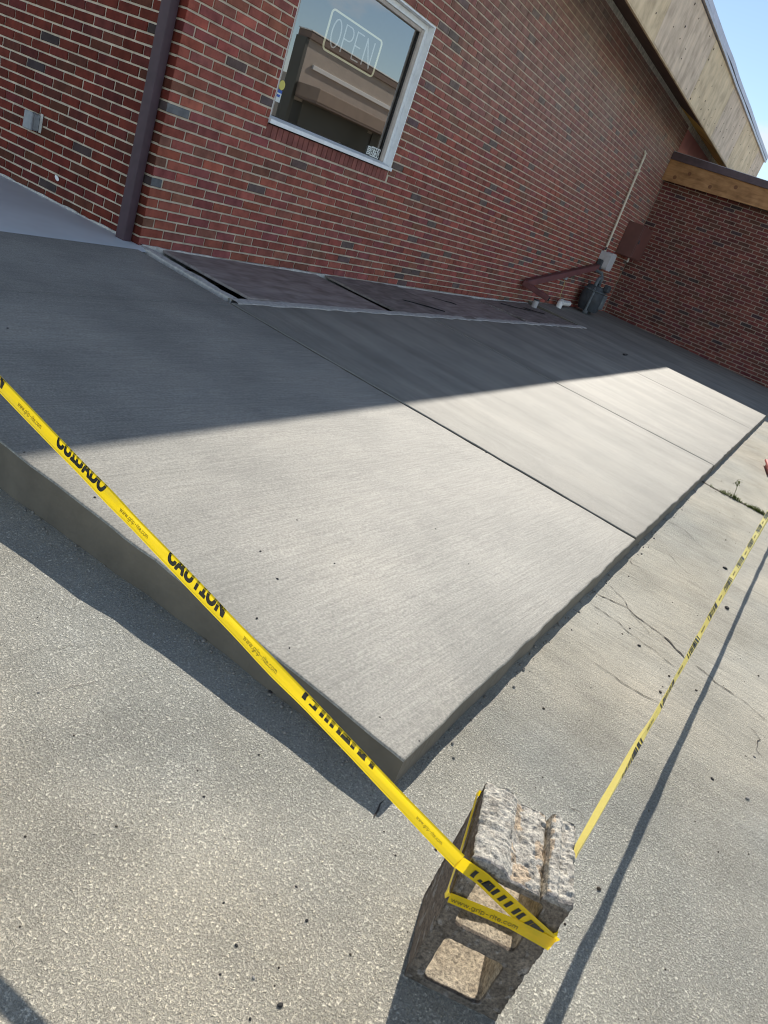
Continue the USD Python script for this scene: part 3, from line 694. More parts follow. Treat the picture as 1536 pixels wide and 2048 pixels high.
# ------------------------------------------------------------------ low wing
wing = thing('low_brick_wing', 'low dark brick wing with bare orange wood fascia board', 'building')
W2 = obj('end_wall', bx(LL + .008, LL + .2, -4.9, -.002, -.3, 2.80), 'mortar_dim', wing)
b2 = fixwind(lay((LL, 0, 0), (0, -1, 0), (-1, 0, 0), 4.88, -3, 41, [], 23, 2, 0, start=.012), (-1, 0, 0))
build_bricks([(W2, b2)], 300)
FX = 12.05
def slanted(x0, x1, zb0, zb1, zt0, zt1, y0=-.004, y1=-5.1):
    P = [(x, y, z) for x in (x0, x1) for (y, z) in ((y0, zb0), (y0, zt0), (y1, zb0 + (zb1 - zb0) * (y1 / -1.9)), (y1, zt0 + (zt1 - zt0) * (y1 / -1.9)))]
    return trimesh.convex.convex_hull(np.array(P))
obj('fascia_board', slanted(FX, FX + .03, 2.70, 2.755, 3.072, 3.080), 'fascia_wood', wing)
kn = []
for (y, z) in ((-.45, 2.93), (-1.33, 2.955), (-.22, 2.80), (-2.4, 2.86), (-.9, 2.83)):
    c_ = trimesh.creation.cylinder(radius=.035, height=.004, sections=12); c_.apply_transform(trimesh.transformations.rotation_matrix(math.pi / 2, (0, 1, 0))); c_.apply_translation((FX - .001, y, z)); kn.append(c_)
plain('knot', (.16, .07, .03), .8, .3, 60.)
for c_ in kn: obj('knot', c_, 'knot', wing)
obj('soffit', bx(FX + .031, LL + .005, -5.0, -.004, 2.765, 2.785), 'soffit_dark', wing)
obj('drip_edge', slanted(FX - .035, FX + .05, 3.074, 3.082, 3.205, 3.195), 'purple_metal', wing)
obj('roof', trimesh.convex.convex_hull(np.array([(FX + .055, -.02, 3.09), (FX + .055, -5.05, 3.09), (FX + .055, -.02, 3.20), (FX + .055, -5.05, 3.17), (20., -.02, 3.27), (20., -5.05, 3.24), (20., -.02, 2.9), (20., -5.05, 2.9)])), 'roofing', wing)
obj('roof_edge_cap', slanted(FX - .03, FX + .06, 3.206, 3.196, 3.214, 3.204), 'coping_metal', wing)
obj('side_wall', cat_([bx(LL + .21, 19.8, -4.9, -4.7, -.3, 2.9), bx(19.6, 19.8, -4.69, -.02, -.3, 2.9)]), 'mortar', wing)

# ------------------------------------------------------------------ downspout and things on the walls
ds = thing('downspout', 'tall purple-brown rectangular downspout beside the brick corner', 'downspout', (-.050, .100, -.01))
def rect_pipe(z0, z1, w, d, n=60):
    prof = []
    for (sx, sy) in ((-1, -1), (1, -1), (1, 1), (-1, 1)):
        for (ax, ay) in ((0, 1), (.35, .35), (1, 0)) if sx * sy > 0 else ((1, 0), (.35, .35), (0, 1)):
            prof.append((sx * (d / 2 - .005 * ax), sy * (w / 2 - .005 * ay)))
    prof = np.array(prof); zz = np.linspace(z0, z1, n); V = []; k = len(prof)
    for z in zz:
        V.append(np.column_stack([prof * (1 + .01 * (meshkit.noise(np.array([z * 4, 1., 2.])) - .5)), np.full(k, z)]))
    V = np.vstack(V); F = []
    for i in range(n - 1):
        for j in range(k):
            a, b = i*k+j, i*k+(j+1) % k
            F += [(a, b, b+k), (a, b+k, a+k)]
    return V, np.array(F)
obj('pipe', rect_pipe(.0, 3.7, .088, .068), 'downspout_paint', ds, smooth=40)
obj('strap', cat_([bx(-.037, .044, -.047, -.0445, 1.95, 1.985), bx(-.0375, -.0345, -.047, .047, 1.95, 1.985)]), 'downspout_paint', ds)
obj('drain_gap', bx(-.05, .05, -.16, .05, -.012, -.004), 'dark_void', ds)

eb = thing('outlet_box', 'small grey weatherproof outlet box on the front brick wall', 'electrical box', (-.001, 1.27, .475))
obj('housing', bx(-.050, 0, -.045, .045, -.058, .058, .006), 'box_grey', eb)
obj('cover', bx(-.072, -.0505, -.048, .048, -.062, .062, .006), 'box_grey', eb)
obj('sealant', strip(0, 0, .001, .001, .001, 0, 1)) if False else None
vv, ff = bx(-.004, .0, -.075, -.046, -.06, .07, .001); obj('caulk', (vv, ff), 'curb_concrete', eb)
pv = trimesh.creation.icosphere(2, .5); pv.apply_scale((.010, .055, .03)); pv.vertices += .004 * (meshkit.noise(pv.vertices * 60)[:, None] - .5)
pv.apply_transform(trimesh.transformations.rotation_matrix(.5, (1, 0, 0)))
obj('paint_chip', (np.array(pv.vertices) + (-.006, .938, .172), np.array(pv.faces)), 'paper_white', smooth=True, label='white flake stuck low on the front brick wall', cat='flake')
for k, (y, z) in enumerate(((1.72, .06), (1.63, .035))):
    o = pv.copy(); o.apply_scale((1, .7, .8)); obj('paint_chip', (np.array(o.vertices) + (-.006, y, z), np.array(o.faces)), 'paper_white', smooth=True, label=('larger white flake low at the left end of the front wall foot', 'tiny white flake right of the larger one at the wall foot')[k], cat='flake')

# gas meter corner
cd = thing('conduit', 'thin cream vertical conduit on the brick wall above the meter', 'pipe')
obj('pipe', tube([(10.40, -.045, 1.22), (10.37, -.045, 1.6), (10.28, -.045, 2.3), (10.25, -.045, 2.72), (10.25, -.04, 2.80), (10.25, -.01, 2.83)], .020, 10), 'cream_pipe', cd, smooth=40)
obj('pipe', tube([(10.42, -.045, .99), (10.41, -.045, 1.18)], .019, 10), 'cream_pipe', cd, smooth=40)
obj('coupling', tube([(10.405, -.045, 1.165), (10.40, -.045, 1.235)], .016, 10), 'meter_iron', cd, smooth=40)
obj('clip', bx(10.22, 10.31, -.07, -.001, 2.50, 2.53), 'cream_pipe', cd)
jb = thing('junction_box', 'dark round junction box under the cream conduit', 'junction box', (10.42, -.06, .93))
obj('body', bx(-.09, .09, -.06, .055, -.10, .07, .02), 'meter_iron', jb)
cb = thing('utility_cabinet', 'brown painted metal cabinet on the wall by the inside corner', 'cabinet')
obj('body', bx(11.22, 11.98, -.30, -.002, 1.20, 1.80, .006), 'cabinet_paint', cb)
obj('door', bx(11.24, 11.96, -.312, -.301, 1.215, 1.785, .004), 'cabinet_paint', cb)
obj('hinge', bx(11.955, 11.985, -.318, -.303, 1.30, 1.42, .002), 'cabinet_paint', cb); obj('hinge', bx(11.955, 11.985, -.318, -.303, 1.58, 1.70, .002), 'cabinet_paint', cb)
obj('latch', bx(11.26, 11.30, -.33, -.313, 1.47, 1.54, .004), 'meter_iron', cb)
obj('stub_pipe', tube([(11.75, -.15, 1.199), (11.75, -.15, 1.12)], .02, 10), 'white_pvc', cb)
tb = thing('telephone_box', 'pale grey plastic box with rounded cover beside the cabinet', 'utility box')
def rbox(x0, x1, y0, y1, z0, z1, r, n=5):
    a = np.linspace(0, np.pi / 2, n); pts = []
    for cx, cz, s in ((x1 - r, z1 - r, 0), (x0 + r, z1 - r, 1), (x0 + r, z0 + r, 2), (x1 - r, z0 + r, 3)):
        pts += [(cx + r * math.cos(t + s * np.pi / 2), cz + r * math.sin(t + s * np.pi / 2)) for t in a]
    q = trimesh.creation.extrude_polygon(Polygon(pts), y1 - y0); v = np.array(q.vertices)
    return np.column_stack([v[:, 0], y1 - v[:, 2], v[:, 1]]), np.array(q.faces)[:, ::1]
obj('base', rbox(10.36, 10.68, -.11, -.002, .86, 1.15, .05), 'grey_plastic', tb)
obj('cover', rbox(10.35, 10.69, -.21, -.113, .85, 1.16, .06), 'grey_plastic', tb)

dr = thing('drain_leader', 'maroon square drain pipe running slanted along the brick wall', 'drain pipe')
A = np.array((10.36, -.06, .86)); B = np.array((7.22, -.06, .31)); d = (B - A) / np.linalg.norm(B - A); s_ = np.array((0, 1., 0)); t_ = np.cross(d, s_)
obj('pipe', obox((A + B) / 2, d, s_, t_, np.linalg.norm(B - A), .075, .10, .008), 'maroon_paint', dr)
A2 = np.array((7.17, -.055, .315)); B2 = np.array((7.22, -.50, .235)); d2 = (B2 - A2) / np.linalg.norm(B2 - A2); s2 = np.array((1., 0, 0)); s2 = s2 - d2 * (s2 @ d2); s2 /= np.linalg.norm(s2); t2 = np.cross(d2, s2)
obj('elbow', obox((A2 + B2) / 2, d2, s2, t2, np.linalg.norm(B2 - A2), .10, .075, .008), 'maroon_paint', dr)
obj('mouth', obox(B2 + d2 * .002, d2, s2, t2, .004, .082, .058, .0005), 'dark_void', dr)
obj('bracket', bx(8.95, 9.05, -.05, -.001, .50, .60, .004), 'galvanised', dr)
pe = thing('elbow_pipe', 'white plastic elbow pipe at the foot of the wall left of the meter', 'pipe')
obj('pipe', tube([(9.42, -.13, .145), (9.2, -.13, .145), (8.95, -.13, .145)], .045, 14), 'white_pvc', pe, smooth=40)
a_ = np.linspace(0, np.pi / 2, 8)
obj('bend', tube([(8.955 - .09 * math.sin(t), -.13 - .03 * math.sin(t), .145 - .09 * (1 - math.cos(t))) for t in a_] + [(8.85, -.165, -.02)], .050, 14), 'white_pvc', pe, smooth=40)
obj('collar', tube([(9.03, -.13, .145), (8.97, -.13, .145)], .055, 14), 'white_pvc', pe, smooth=40)
obj('bonding_wire', tube([(9.0, -.03, .49), (8.98, -.06, .40), (9.02, -.05, .33), (8.95, -.08, .24), (8.9, -.12, .19)], .006, 6), 'wire_yellow', smooth=True, label='thin yellowish wire hanging from the bracket down to the elbow pipe', cat='wire')
st = thing('stand_pipe_stub', 'short dark pipe stub poking up from the last board', 'pipe stub', (7.6, -.20, .0))
obj('pipe', tube([(0, 0, 0), (0, 0, .12)], .045, 12), 'grey_plastic', st, smooth=40); obj('cap', tube([(0, 0, .121), (0, 0, .14)], .05, 12), 'meter_iron', st, smooth=40)

gm = thing('gas_meter', 'dark iron gas meter standing in the inside corner of the walls', 'gas meter', (10.12, -.27, 0))
def lathe_box(w, d, z0, z1, bulge):
    hh = np.linspace(0, 1, 9); V = []; n = 24; a = np.linspace(0, 2 * np.pi, n, endpoint=False)
    for h in hh:
        f = .72 + bulge * math.sin(math.pi * (h * .9 + .08))
        ca, sa = np.cos(a), np.sin(a); r = 1 / (np.abs(ca) ** 3 + np.abs(sa) ** 3) ** (1 / 3)
        V.append(np.column_stack([w / 2 * f * r * ca, d / 2 * f * r * sa, np.full(n, z0 + (z1 - z0) * h)]))
    V = np.vstack(V); F = []
    for i in range(8):
        for j in range(n):
            a_, b_ = i*n+j, i*n+(j+1) % n; F += [(a_, b_, b_+n), (a_, b_+n, a_+n)]
    V = np.vstack([V, [0, 0, z0], [0, 0, z1]]); k = len(V)
    for j in range(n):
        F += [(k-2, (j+1) % n, j), (k-1, 8*n+j, 8*n+(j+1) % n)]
    return V, np.array(F)
obj('case', lathe_box(.52, .40, .12, .56, .28), 'meter_iron', gm, smooth=50)
obj('flange', lathe_box(.56, .43, .46, .505, .2), 'meter_light', gm, smooth=50)
obj('cover', obox((.06, -.195, .33), (1, 0, 0), (0, 1, 0), (0, 0, 1), .20, .04, .26, .015), 'meter_light', gm)
obj('index', obox((-.02, -.19, .575), (1, 0, 0), (0, 1, 0), (0, 0, 1), .16, .10, .13, .02), 'meter_iron', gm)
obj('inlet_pipe', tube([(-.14, 0, .48), (-.14, 0, .60), (-.13, 0, .66), (-.08, 0, .70), (-.02, 0, .71), (.03, 0, .67), (.05, 0, .60)], .032, 12), 'meter_light', gm, smooth=True)
obj('outlet_pipe', tube([(.14, .02, .48), (.14, .02, .70), (.14, .06, .78), (.14, .24, .80)], .030, 12), 'meter_light', gm, smooth=True)
obj('riser', tube([(-.27, -.05, -.06), (-.26, -.05, .22), (-.23, -.05, .45), (-.16, -.02, .56)], .024, 12), 'meter_light', gm, smooth=True)
obj('valve', obox((-.268, -.06, .10), (1, 0, 0), (0, 1, 0), (0, 0, 1), .07, .08, .06, .012), 'meter_light', gm)
obj('stand', bx(-.06, .02, -.05, .05, -.07, .125, .01), 'meter_iron', gm); obj('stand', bx(.12, .18, -.05, .05, -.07, .125, .01), 'meter_iron', gm)
crumb = trimesh.creation.box((.16, .03, .02))
obj('black_strip', (np.array(crumb.vertices) + (6.85, -1.95, float(slab_z(6.85, -1.95)) + .011), np.array(crumb.faces)), 'black_plastic', label='small black strip lying on the shaded pad', cat='scrap')

# ------------------------------------------------------------------ window display
ns = thing('neon_sign', 'faintly glowing OPEN neon sign with rounded border hanging in the window', 'sign')
NX0, NX1, NZ0, NZ1, NY = 1.562, 2.317, 1.70, 1.985, .165
def rr(x0, x1, z0, z1, r, y):
    P = []
    for cx, cz, s in ((x1 - r, z1 - r, 0), (x0 + r, z1 - r, 1), (x0 + r, z0 + r, 2), (x1 - r, z0 + r, 3)):
        P += [(cx + r * math.cos(t + s * np.pi / 2), y, cz + r * math.sin(t + s * np.pi / 2)) for t in np.linspace(0, np.pi / 2, 5)]
    return P + [P[0], P[1]]
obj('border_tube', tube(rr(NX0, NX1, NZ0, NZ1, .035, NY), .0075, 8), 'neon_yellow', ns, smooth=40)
lw, lh, lz = .115, .20, NZ0 + .042
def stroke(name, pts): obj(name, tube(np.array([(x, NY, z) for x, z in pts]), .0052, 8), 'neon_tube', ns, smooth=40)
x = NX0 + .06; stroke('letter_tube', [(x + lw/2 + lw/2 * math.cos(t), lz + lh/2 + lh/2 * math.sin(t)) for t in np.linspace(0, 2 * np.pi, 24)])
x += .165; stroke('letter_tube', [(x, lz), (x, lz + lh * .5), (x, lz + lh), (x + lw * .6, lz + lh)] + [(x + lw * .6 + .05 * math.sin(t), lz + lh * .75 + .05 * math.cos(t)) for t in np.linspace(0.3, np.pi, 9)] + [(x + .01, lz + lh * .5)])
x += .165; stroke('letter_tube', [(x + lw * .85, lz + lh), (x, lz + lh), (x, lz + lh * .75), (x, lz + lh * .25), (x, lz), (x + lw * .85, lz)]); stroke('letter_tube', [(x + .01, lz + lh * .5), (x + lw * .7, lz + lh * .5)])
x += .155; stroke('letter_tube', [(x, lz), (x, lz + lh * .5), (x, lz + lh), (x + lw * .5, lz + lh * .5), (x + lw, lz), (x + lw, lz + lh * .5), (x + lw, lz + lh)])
obj('hanging_chain', cat_([tube([(q_, NY, NZ1), (q_, NY, 2.9)], .0015, 5) for q_ in (NX0 + .1, NX1 - .1)]), 'meter_iron', ns)

def flat_text(text, h, O, ux, uz, n, depth=.0006, clip=None, bold=True, sx=1.0):
    t = meshkit.text_mesh(text, h, depth, bold)
    v = np.array(t.vertices); v[:, 0] *= sx
    return np.asarray(O) + v[:, :1] * np.asarray(ux) + v[:, 1:2] * np.asarray(uz) + v[:, 2:] * np.asarray(n), np.array(t.faces)
GY = .0885
an = thing('address_number', 'white 8750 address number plates in the window corner', 'address sign', (2.478, GY, 1.104))
for k, ch in enumerate('8750'):
    x0 = .054 + k * .0385
    pl = obj('number_plate', bx(x0, x0 + .036, 0, .0015, .002, .086, .0004), 'sticker_white', an)
    t = meshkit.text_mesh(ch, .062, .0006, True); w = t.extents[0]
    obj('numeral', flat_text(ch, .062, (x0 + .018 - (t.bounds[0][0] + t.bounds[1][0]) / 2 * .62, -.0004, .014), (1, 0, 0), (0, 0, 1), (0, -1, 0), sx=.62), 'ink', pl)
hs = thing('notice_card', 'small printed white card left of the address plates', 'card', (2.468, GY, 1.100))
obj('card', bx(0, .056, 0, .0015, 0, .082, .0004), 'sticker_white', hs)
for k in range(5):
    obj('print_line', bx(.006, .050 - .006 * (k % 2), -.0006, -.0001, .008 + k * .0145, .014 + k * .0145), 'ink', stage.GetPrimAtPath(str(hs.GetPath()) + '/card'))
stx = 1.115
s1 = obj('window_sticker', trimesh.creation.cylinder(radius=.034, height=.001, sections=24, transform=trimesh.transformations.rotation_matrix(math.pi / 2, (1, 0, 0)) ).apply_translation((stx + .015, GY + .004, 1.325)), 'sticker_yellow', label='round yellow sticker on the left of the window glass', cat='sticker')
s2 = thing('window_sticker', 'blue and white sticker under the round yellow one', 'sticker', (stx, GY + .003, 1.205))
pc = obj('paper', bx(-.034, .034, 0, .001, 0, .085), 'sticker_white', s2)
obj('blue_band', bx(-.034, .034, -.0005, -.0001, .063, .085), 'sticker_blue', pc); obj('blue_print', bx(-.020, .020, -.0005, -.0001, .034, .052), 'sticker_blue', pc)
ch = thing('office_chair', 'black chair back just inside the window at its left', 'chair', (1.52, .62, .0))
v_, f_ = rbox(-.24, .24, -.03, .03, .72, 1.33, .09); obj('backrest', (v_, f_), 'black_plastic', ch, smooth=30)
obj('seat', bx(-.25, .25, -.02, .46, .44, .52, .03), 'black_plastic', ch); obj('post', tube([(0, .22, .08), (0, .22, .44)], .03, 10), 'black_plastic', ch); obj('back_support', bx(-.03, .03, -.02, .02, .47, .74), 'black_plastic', ch)
for k in range(5):
    t = k * 2 * np.pi / 5; obj('leg', tube([(0, .22, .09), (.28 * math.cos(t), .22 + .28 * math.sin(t), -.02)], .018, 8), 'black_plastic', ch)
hp = thing('bent_tube', 'white curved tube standing on the ledge inside the window', 'tube', (2.33, .31, 1.034))
obj('hoop', tube([(-.065 * math.cos(t), 0, .065 * math.sin(t) + .01) for t in np.linspace(0, np.pi, 16)], .012, 10), 'paper_white', hp, smooth=True)

# ------------------------------------------------------------------ block, tied with tape
BO = np.array([-2.7418, -4.2075, -.2751]); yaw, ti1, ti2 = .3125, -.0382, .0142
def rotzyx(a, b, c):
    Rz = np.array([[math.cos(a), -math.sin(a), 0], [math.sin(a), math.cos(a), 0], [0, 0, 1]])
    Ry = np.array([[math.cos(b), 0, math.sin(b)], [0, 1, 0], [-math.sin(b), 0, math.cos(b)]])
    Rx = np.array([[1, 0, 0], [0, math.cos(c), -math.sin(c)], [0, math.sin(c), math.cos(c)]])
    return Rx @ Ry @ Rz
from math import cos, sin
Rz = np.array([[cos(yaw), -sin(yaw), 0], [sin(yaw), cos(yaw), 0], [0, 0, 1]])
Ry = np.array([[cos(ti1), 0, sin(ti1)], [0, 1, 0], [-sin(ti1), 0, cos(ti1)]])
Rx = np.array([[1, 0, 0], [0, cos(ti2), -sin(ti2)], [0, sin(ti2), cos(ti2)]])
RB = Rx @ Ry @ Rz      # extrinsic z, y, x
def bw(p): return BO + np.asarray(p, float) @ RB.T
HW, HD, BH = .0905, .0925, .355
outline = Polygon([(-HW, .0), (-.04, .004), (.0, .0), (.055, .012), (HW, .006), (HW, BH - .006), (.060, BH), (.036, BH - .002), (.016, BH - .018), (-.034, BH - .017), (-.040, BH - .030), (-.044, BH - .006), (-.060, BH - .004), (-.065, BH - .011), (-HW, BH - .004)])
def rhole(y0, y1, z0, z1, r=.011):
    return sbox(y0 + r, z0 + r, y1 - r, z1 - r).buffer(r, quad_segs=4)
outline = outline.buffer(-.004).buffer(.004)
body = outline.difference(unary_union([rhole(-.051, .063, .192, .323), rhole(-.051, .062, .034, .156)]))
q = trimesh.creation.extrude_polygon(body, 2 * HD)
v = np.array(q.vertices); v = np.column_stack([v[:, 2] - HD, v[:, 0], v[:, 1]])
q = trimesh.Trimesh(v, np.array(q.faces), process=False); 
vs, fs = trimesh.remesh.subdivide_to_size(np.array(q.vertices), np.array(q.faces), .0055, max_iter=12)
q = trimesh.Trimesh(vs, fs, process=True); q.merge_vertices()
if q.volume < 0: q.invert()
N = np.array(q.vertex_normals); P = np.array(q.vertices)
f1 = meshkit.fbm(P * 45, 3, 3) - .5; f2 = meshkit.noise(P * 190, 8) - .5
topm = (P[:, 2] > BH - .035) & (N[:, 2] > .3)
stri = meshkit.noise(np.stack([P[:, 0] * 260, P[:, 1] * 60, P[:, 2] * 0], -1), 4) - .5
amp = np.where(topm, .0055, .0024)
P = P + N * (amp * f1 + .0012 * f2 + np.where(topm, .0035 * stri, 0))[:, None]
P0 = np.array(q.vertices)
ed = np.sort(np.stack([HD - np.abs(P0[:, 0]), HW - np.abs(P0[:, 1]), BH - P0[:, 2]], 1), 1)
chip = np.exp(-(np.abs(ed[:, 0]) + np.abs(ed[:, 1])) / .012) * np.clip(meshkit.fbm(P0 * 60, 3, 44) - .46, 0, 1) * .026
P = P - N * chip[:, None]
pit = np.clip(meshkit.noise(P0 * 95, 51) - .80, 0, 1) * .025 * (P0[:, 2] > BH - .04)
P[:, 2] -= pit
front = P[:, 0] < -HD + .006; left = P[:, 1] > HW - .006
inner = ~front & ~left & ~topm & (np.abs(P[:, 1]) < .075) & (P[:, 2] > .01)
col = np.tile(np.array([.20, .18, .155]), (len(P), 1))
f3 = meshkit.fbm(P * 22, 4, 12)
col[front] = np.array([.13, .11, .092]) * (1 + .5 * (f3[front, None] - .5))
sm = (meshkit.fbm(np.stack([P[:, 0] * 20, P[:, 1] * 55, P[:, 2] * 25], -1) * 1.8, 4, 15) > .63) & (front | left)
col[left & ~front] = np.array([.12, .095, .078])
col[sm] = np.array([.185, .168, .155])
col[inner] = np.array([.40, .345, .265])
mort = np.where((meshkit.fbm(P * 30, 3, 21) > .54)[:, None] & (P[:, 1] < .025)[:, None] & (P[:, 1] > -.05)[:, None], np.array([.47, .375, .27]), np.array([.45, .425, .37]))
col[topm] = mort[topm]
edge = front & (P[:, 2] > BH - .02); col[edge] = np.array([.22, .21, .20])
blk = thing('cinder_block', 'upright two-hole cinder block wrapped in yellow tape', 'cinder block', BO)
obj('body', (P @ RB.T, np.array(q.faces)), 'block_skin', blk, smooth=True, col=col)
class Ribbon:
    """a strip of tape: centre line, width directions, cross-section of folds"""
    def __init__(s, pts, wd, width, n=80, prof=None, sag=0.0, ripple=.0):
        pts = np.asarray(pts, float); seg = np.r_[0, np.cumsum(np.linalg.norm(np.diff(pts, axis=0), axis=1))]
        s.L = seg[-1]; s.t = np.linspace(0, s.L, n)
        s.C = np.stack([np.interp(s.t, seg, pts[:, k]) for k in range(3)], 1)
        s.C[:, 2] -= sag * 4 * (s.t / s.L) * (1 - s.t / s.L)
        wd = np.asarray(wd, float); W = np.stack([np.interp(s.t, seg, wd[:, k]) for k in range(3)], 1)
        T = np.gradient(s.C, axis=0); T /= np.linalg.norm(T, axis=1, keepdims=True)
        W -= T * (W * T).sum(1, keepdims=True); W /= np.linalg.norm(W, axis=1, keepdims=True)
        s.W, s.N = W, np.cross(T, W)
        s.width = np.interp(s.t, seg, np.asarray(width, float))
        s.prof = np.asarray(prof if prof is not None else [(-.5, 0), (-.25, .0), (0, .0), (.25, .0), (.5, 0)], float)
        s.ripple = ripple
    def at(s, u, v, off=0.):
        C = np.stack([np.interp(u, s.t, s.C[:, k]) for k in range(3)], -1); W = np.stack([np.interp(u, s.t, s.W[:, k]) for k in range(3)], -1)
        N_ = np.stack([np.interp(u, s.t, s.N[:, k]) for k in range(3)], -1); w = np.interp(u, s.t, s.width)
        i = np.arange(len(s.prof)); a = np.interp(v, i, s.prof[:, 0]) if False else None
        h = np.interp(v, s.prof[:, 0], s.prof[:, 1])
        rp = s.ripple * (meshkit.noise(np.stack([np.asarray(u) * 9, np.asarray(v) * 2.2, np.zeros_like(u)], -1), 3) - .5)
        return C + W * (np.asarray(v) * w)[..., None] + N_ * (h * w + rp + off)[..., None]
    def mesh(s):
        vs_ = s.prof[:, 0]
        vs_ = np.unique(np.concatenate([vs_, np.linspace(-.5, .5, 9)]))
        U, Vv = np.meshgrid(s.t, vs_, indexing='ij')
        P_ = s.at(U, Vv).reshape(-1, 3); a, b = len(s.t), len(vs_)
        i, j = np.meshgrid(np.arange(a - 1), np.arange(b - 1), indexing='ij'); q_ = (i * b + j).ravel()
        return P_, np.vstack([np.stack([q_, q_ + b, q_ + b + 1], 1), np.stack([q_, q_ + b + 1, q_ + 1], 1)])
    def text(s, text, h, u0, v0, sx=1., lo=-.47, hi=.49, off=.0005, bold=True, flip=1, side=1, heavy=0.):
        """lettering along the tape from u0 on, baseline at v0 (fractions of the width), cut where the tape folds over"""
        t = meshkit.text_mesh(text, h, .0002, bold); w = float(np.interp(u0, s.t, s.width))
        if heavy:
            t = trimesh.util.concatenate([t.copy().apply_translation((a_ * heavy * h, b_ * heavy * h, .00001 * k_)) for k_, (a_, b_) in enumerate(((-1, -1), (1, -1), (1, 1), (-1, 1), (0, 0), (-.5, 0), (.5, 0), (0, .5), (0, -.5)))])
        t = trimesh.intersections.slice_mesh_plane(t, (0, -1, 0), (0, (hi - v0) * w, 0)) if (hi - v0) * w < h * 1.02 else t
        t = trimesh.intersections.slice_mesh_plane(t, (0, 1, 0), (0, (lo - v0) * w, 0)) if (lo - v0) * w > -h * .3 else t
        vv_, ff_ = trimesh.remesh.subdivide_to_size(np.array(t.vertices), np.array(t.faces), max(h * .35, .004), max_iter=8)
        return s.at(u0 + flip * vv_[:, 0] * sx, v0 + vv_[:, 1] / w, side * (off + vv_[:, 2])), ff_

tapeL = np.array((-2.7656, -2.6544, 0.2433))
tapeB = bw((-.100, .106, .337))
dirT = (tapeB - tapeL) / np.linalg.norm(tapeB - tapeL)
start = tapeL - dirT * 2.2
camd = CAM - (tapeL + tapeB) / 2
wv_ = np.array([.25, .05, 1.0])
T1 = Ribbon([start, tapeL, tapeB], [wv_, wv_, (.12, .0, 1.)], [.0325, .0325, .0300], 120, [(-.5, .02), (-.44, .05), (-.36, .0), (-.1, -.02), (.15, .0), (.42, .05), (.5, -.02)], 0.0, .006)
# which side faces the camera
side = 1 if np.dot(T1.N[60], CAM - T1.C[60]) > 0 else -1
base = float(np.linalg.norm(tapeL - start))
tp1 = thing('caution_tape', 'yellow caution tape stretched across the pad from the left to the block', 'barrier tape')
t1m = obj('ribbon', T1.mesh(), 'tape_yellow', tp1, smooth=True)
def word(text, p0, p1, h, v0, mat, bold=True, hi=.49, lo=-.47):
    a, b = p0, p1
    t = meshkit.text_mesh(text, h, .0002, bold); sx = (b - a) / t.extents[0]
    obj('lettering', T1.text(text, h, a, v0, sx, lo, hi, bold=bold, side=side, heavy=(.07 if h > .05 else .045) if bold else 0.), mat, t1m)
for (txt, p0, p1, h, v0) in (('CUIDADO', 2.456, 2.6487, .033, -.10), ('CAUTION', 2.8859, 3.0712, .033, -.10)):
    word(txt, p0, p1, h, v0, 'tape_ink')
word('CUIDADO', 3.3084, 3.4913, .052, -.55, 'tape_ink', lo=.02, hi=.48)
for p0, p1 in ((2.288, 2.3918), (2.7154, 2.8167), (3.1379, 3.2392)):
    word('www.grip-rite.com', p0, p1, .0105, -.16, 'tape_ink_thin', bold=False)
word('www.grip-rite.com', 3.6049, 3.6642, .0065, -.10, 'tape_ink_thin', bold=False)
wl = 3.0712 - 2.8859; tx = meshkit.text_mesh('CAUTION', .033, .0002, True).extents[0]
obj('lettering', T1.text('CAUTION', .033, 2.2114 - wl, -.10, wl / tx, side=side, heavy=.045), 'tape_ink', t1m)
obj('lettering', T1.text('CUIDADO', .034, base - .95, -.06, 1.0, side=side), 'tape_ink', t1m)
# strands tied round the block
def strand(pts, wd, width, parent, mat='tape_yellow', n=30, ripple=.002, name='strand'):
    r = Ribbon(pts, wd, width, n, None, 0, ripple); o = obj(name, r.mesh(), mat, parent, smooth=True); return r, o
upB = RB @ np.array([0, 0, 1.]); inB = RB @ np.array([1., 0, 0])
fr = -HD - .005
rA, oA = strand([bw((fr - .004, .108, .3365)), bw((fr, .06, .322)), bw((fr - .001, -.05, .277)), bw((fr, -.0935, .260))], [upB] * 4, [.0285, .032, .036, .034], tp1)
sA = 1 if np.dot(rA.N[15], CAM - rA.C[15]) > 0 else -1
tt = meshkit.text_mesh('CAUTION', .05, .0002, True)
obj('lettering', rA.text('CAUTION', .050, .030, -.75, .155 / tt.extents[0], -.30, .22, bold=True, side=sA, off=.0006, heavy=.05), 'tape_ink', oA)
rB, oB = strand([bw((fr - .0015, -.0935, .258)), bw((fr - .002, -.02, .262)), bw((fr - .001, .05, .255)), bw((fr, .0915, .250))], [upB] * 4, [.032, .026, .024, .022], tp1)
sB = 1 if np.dot(rB.N[15], CAM - rB.C[15]) > 0 else -1
tt = meshkit.text_mesh('www.grip-rite.com', .008, .0002, False)
obj('lettering', rB.text('www.grip-rite.com', .009, rB.L - .004, -.25, .105 / tt.extents[0] , -.47, .49, bold=False, side=sB, off=.0006, flip=-1), 'tape_ink_thin', oB)
strand([bw((fr, .0935, .250)), bw((-HD - .001, HW + .007, .252)), bw((-.03, HW + .006, .285)), bw((.05, HW + .006, .312)), bw((HD + .004, HW + .004, .315))], [upB] * 5, [.022, .022, .018, .014, .012], tp1)
strand([bw((fr, -.0935, .260)), bw((-.02, -HW - .008, .270)), bw((.04, -HW - .008, .285)), bw((HD + .004, -HW - .006, .29))], [upB] * 4, [.034, .032, .028, .022], tp1)
strand([bw((HD + .004, -HW - .006, .29)), bw((HD + .004, 0, .29)), bw((HD + .004, HW + .004, .315))], [upB] * 3, [.022, .02, .012], tp1)

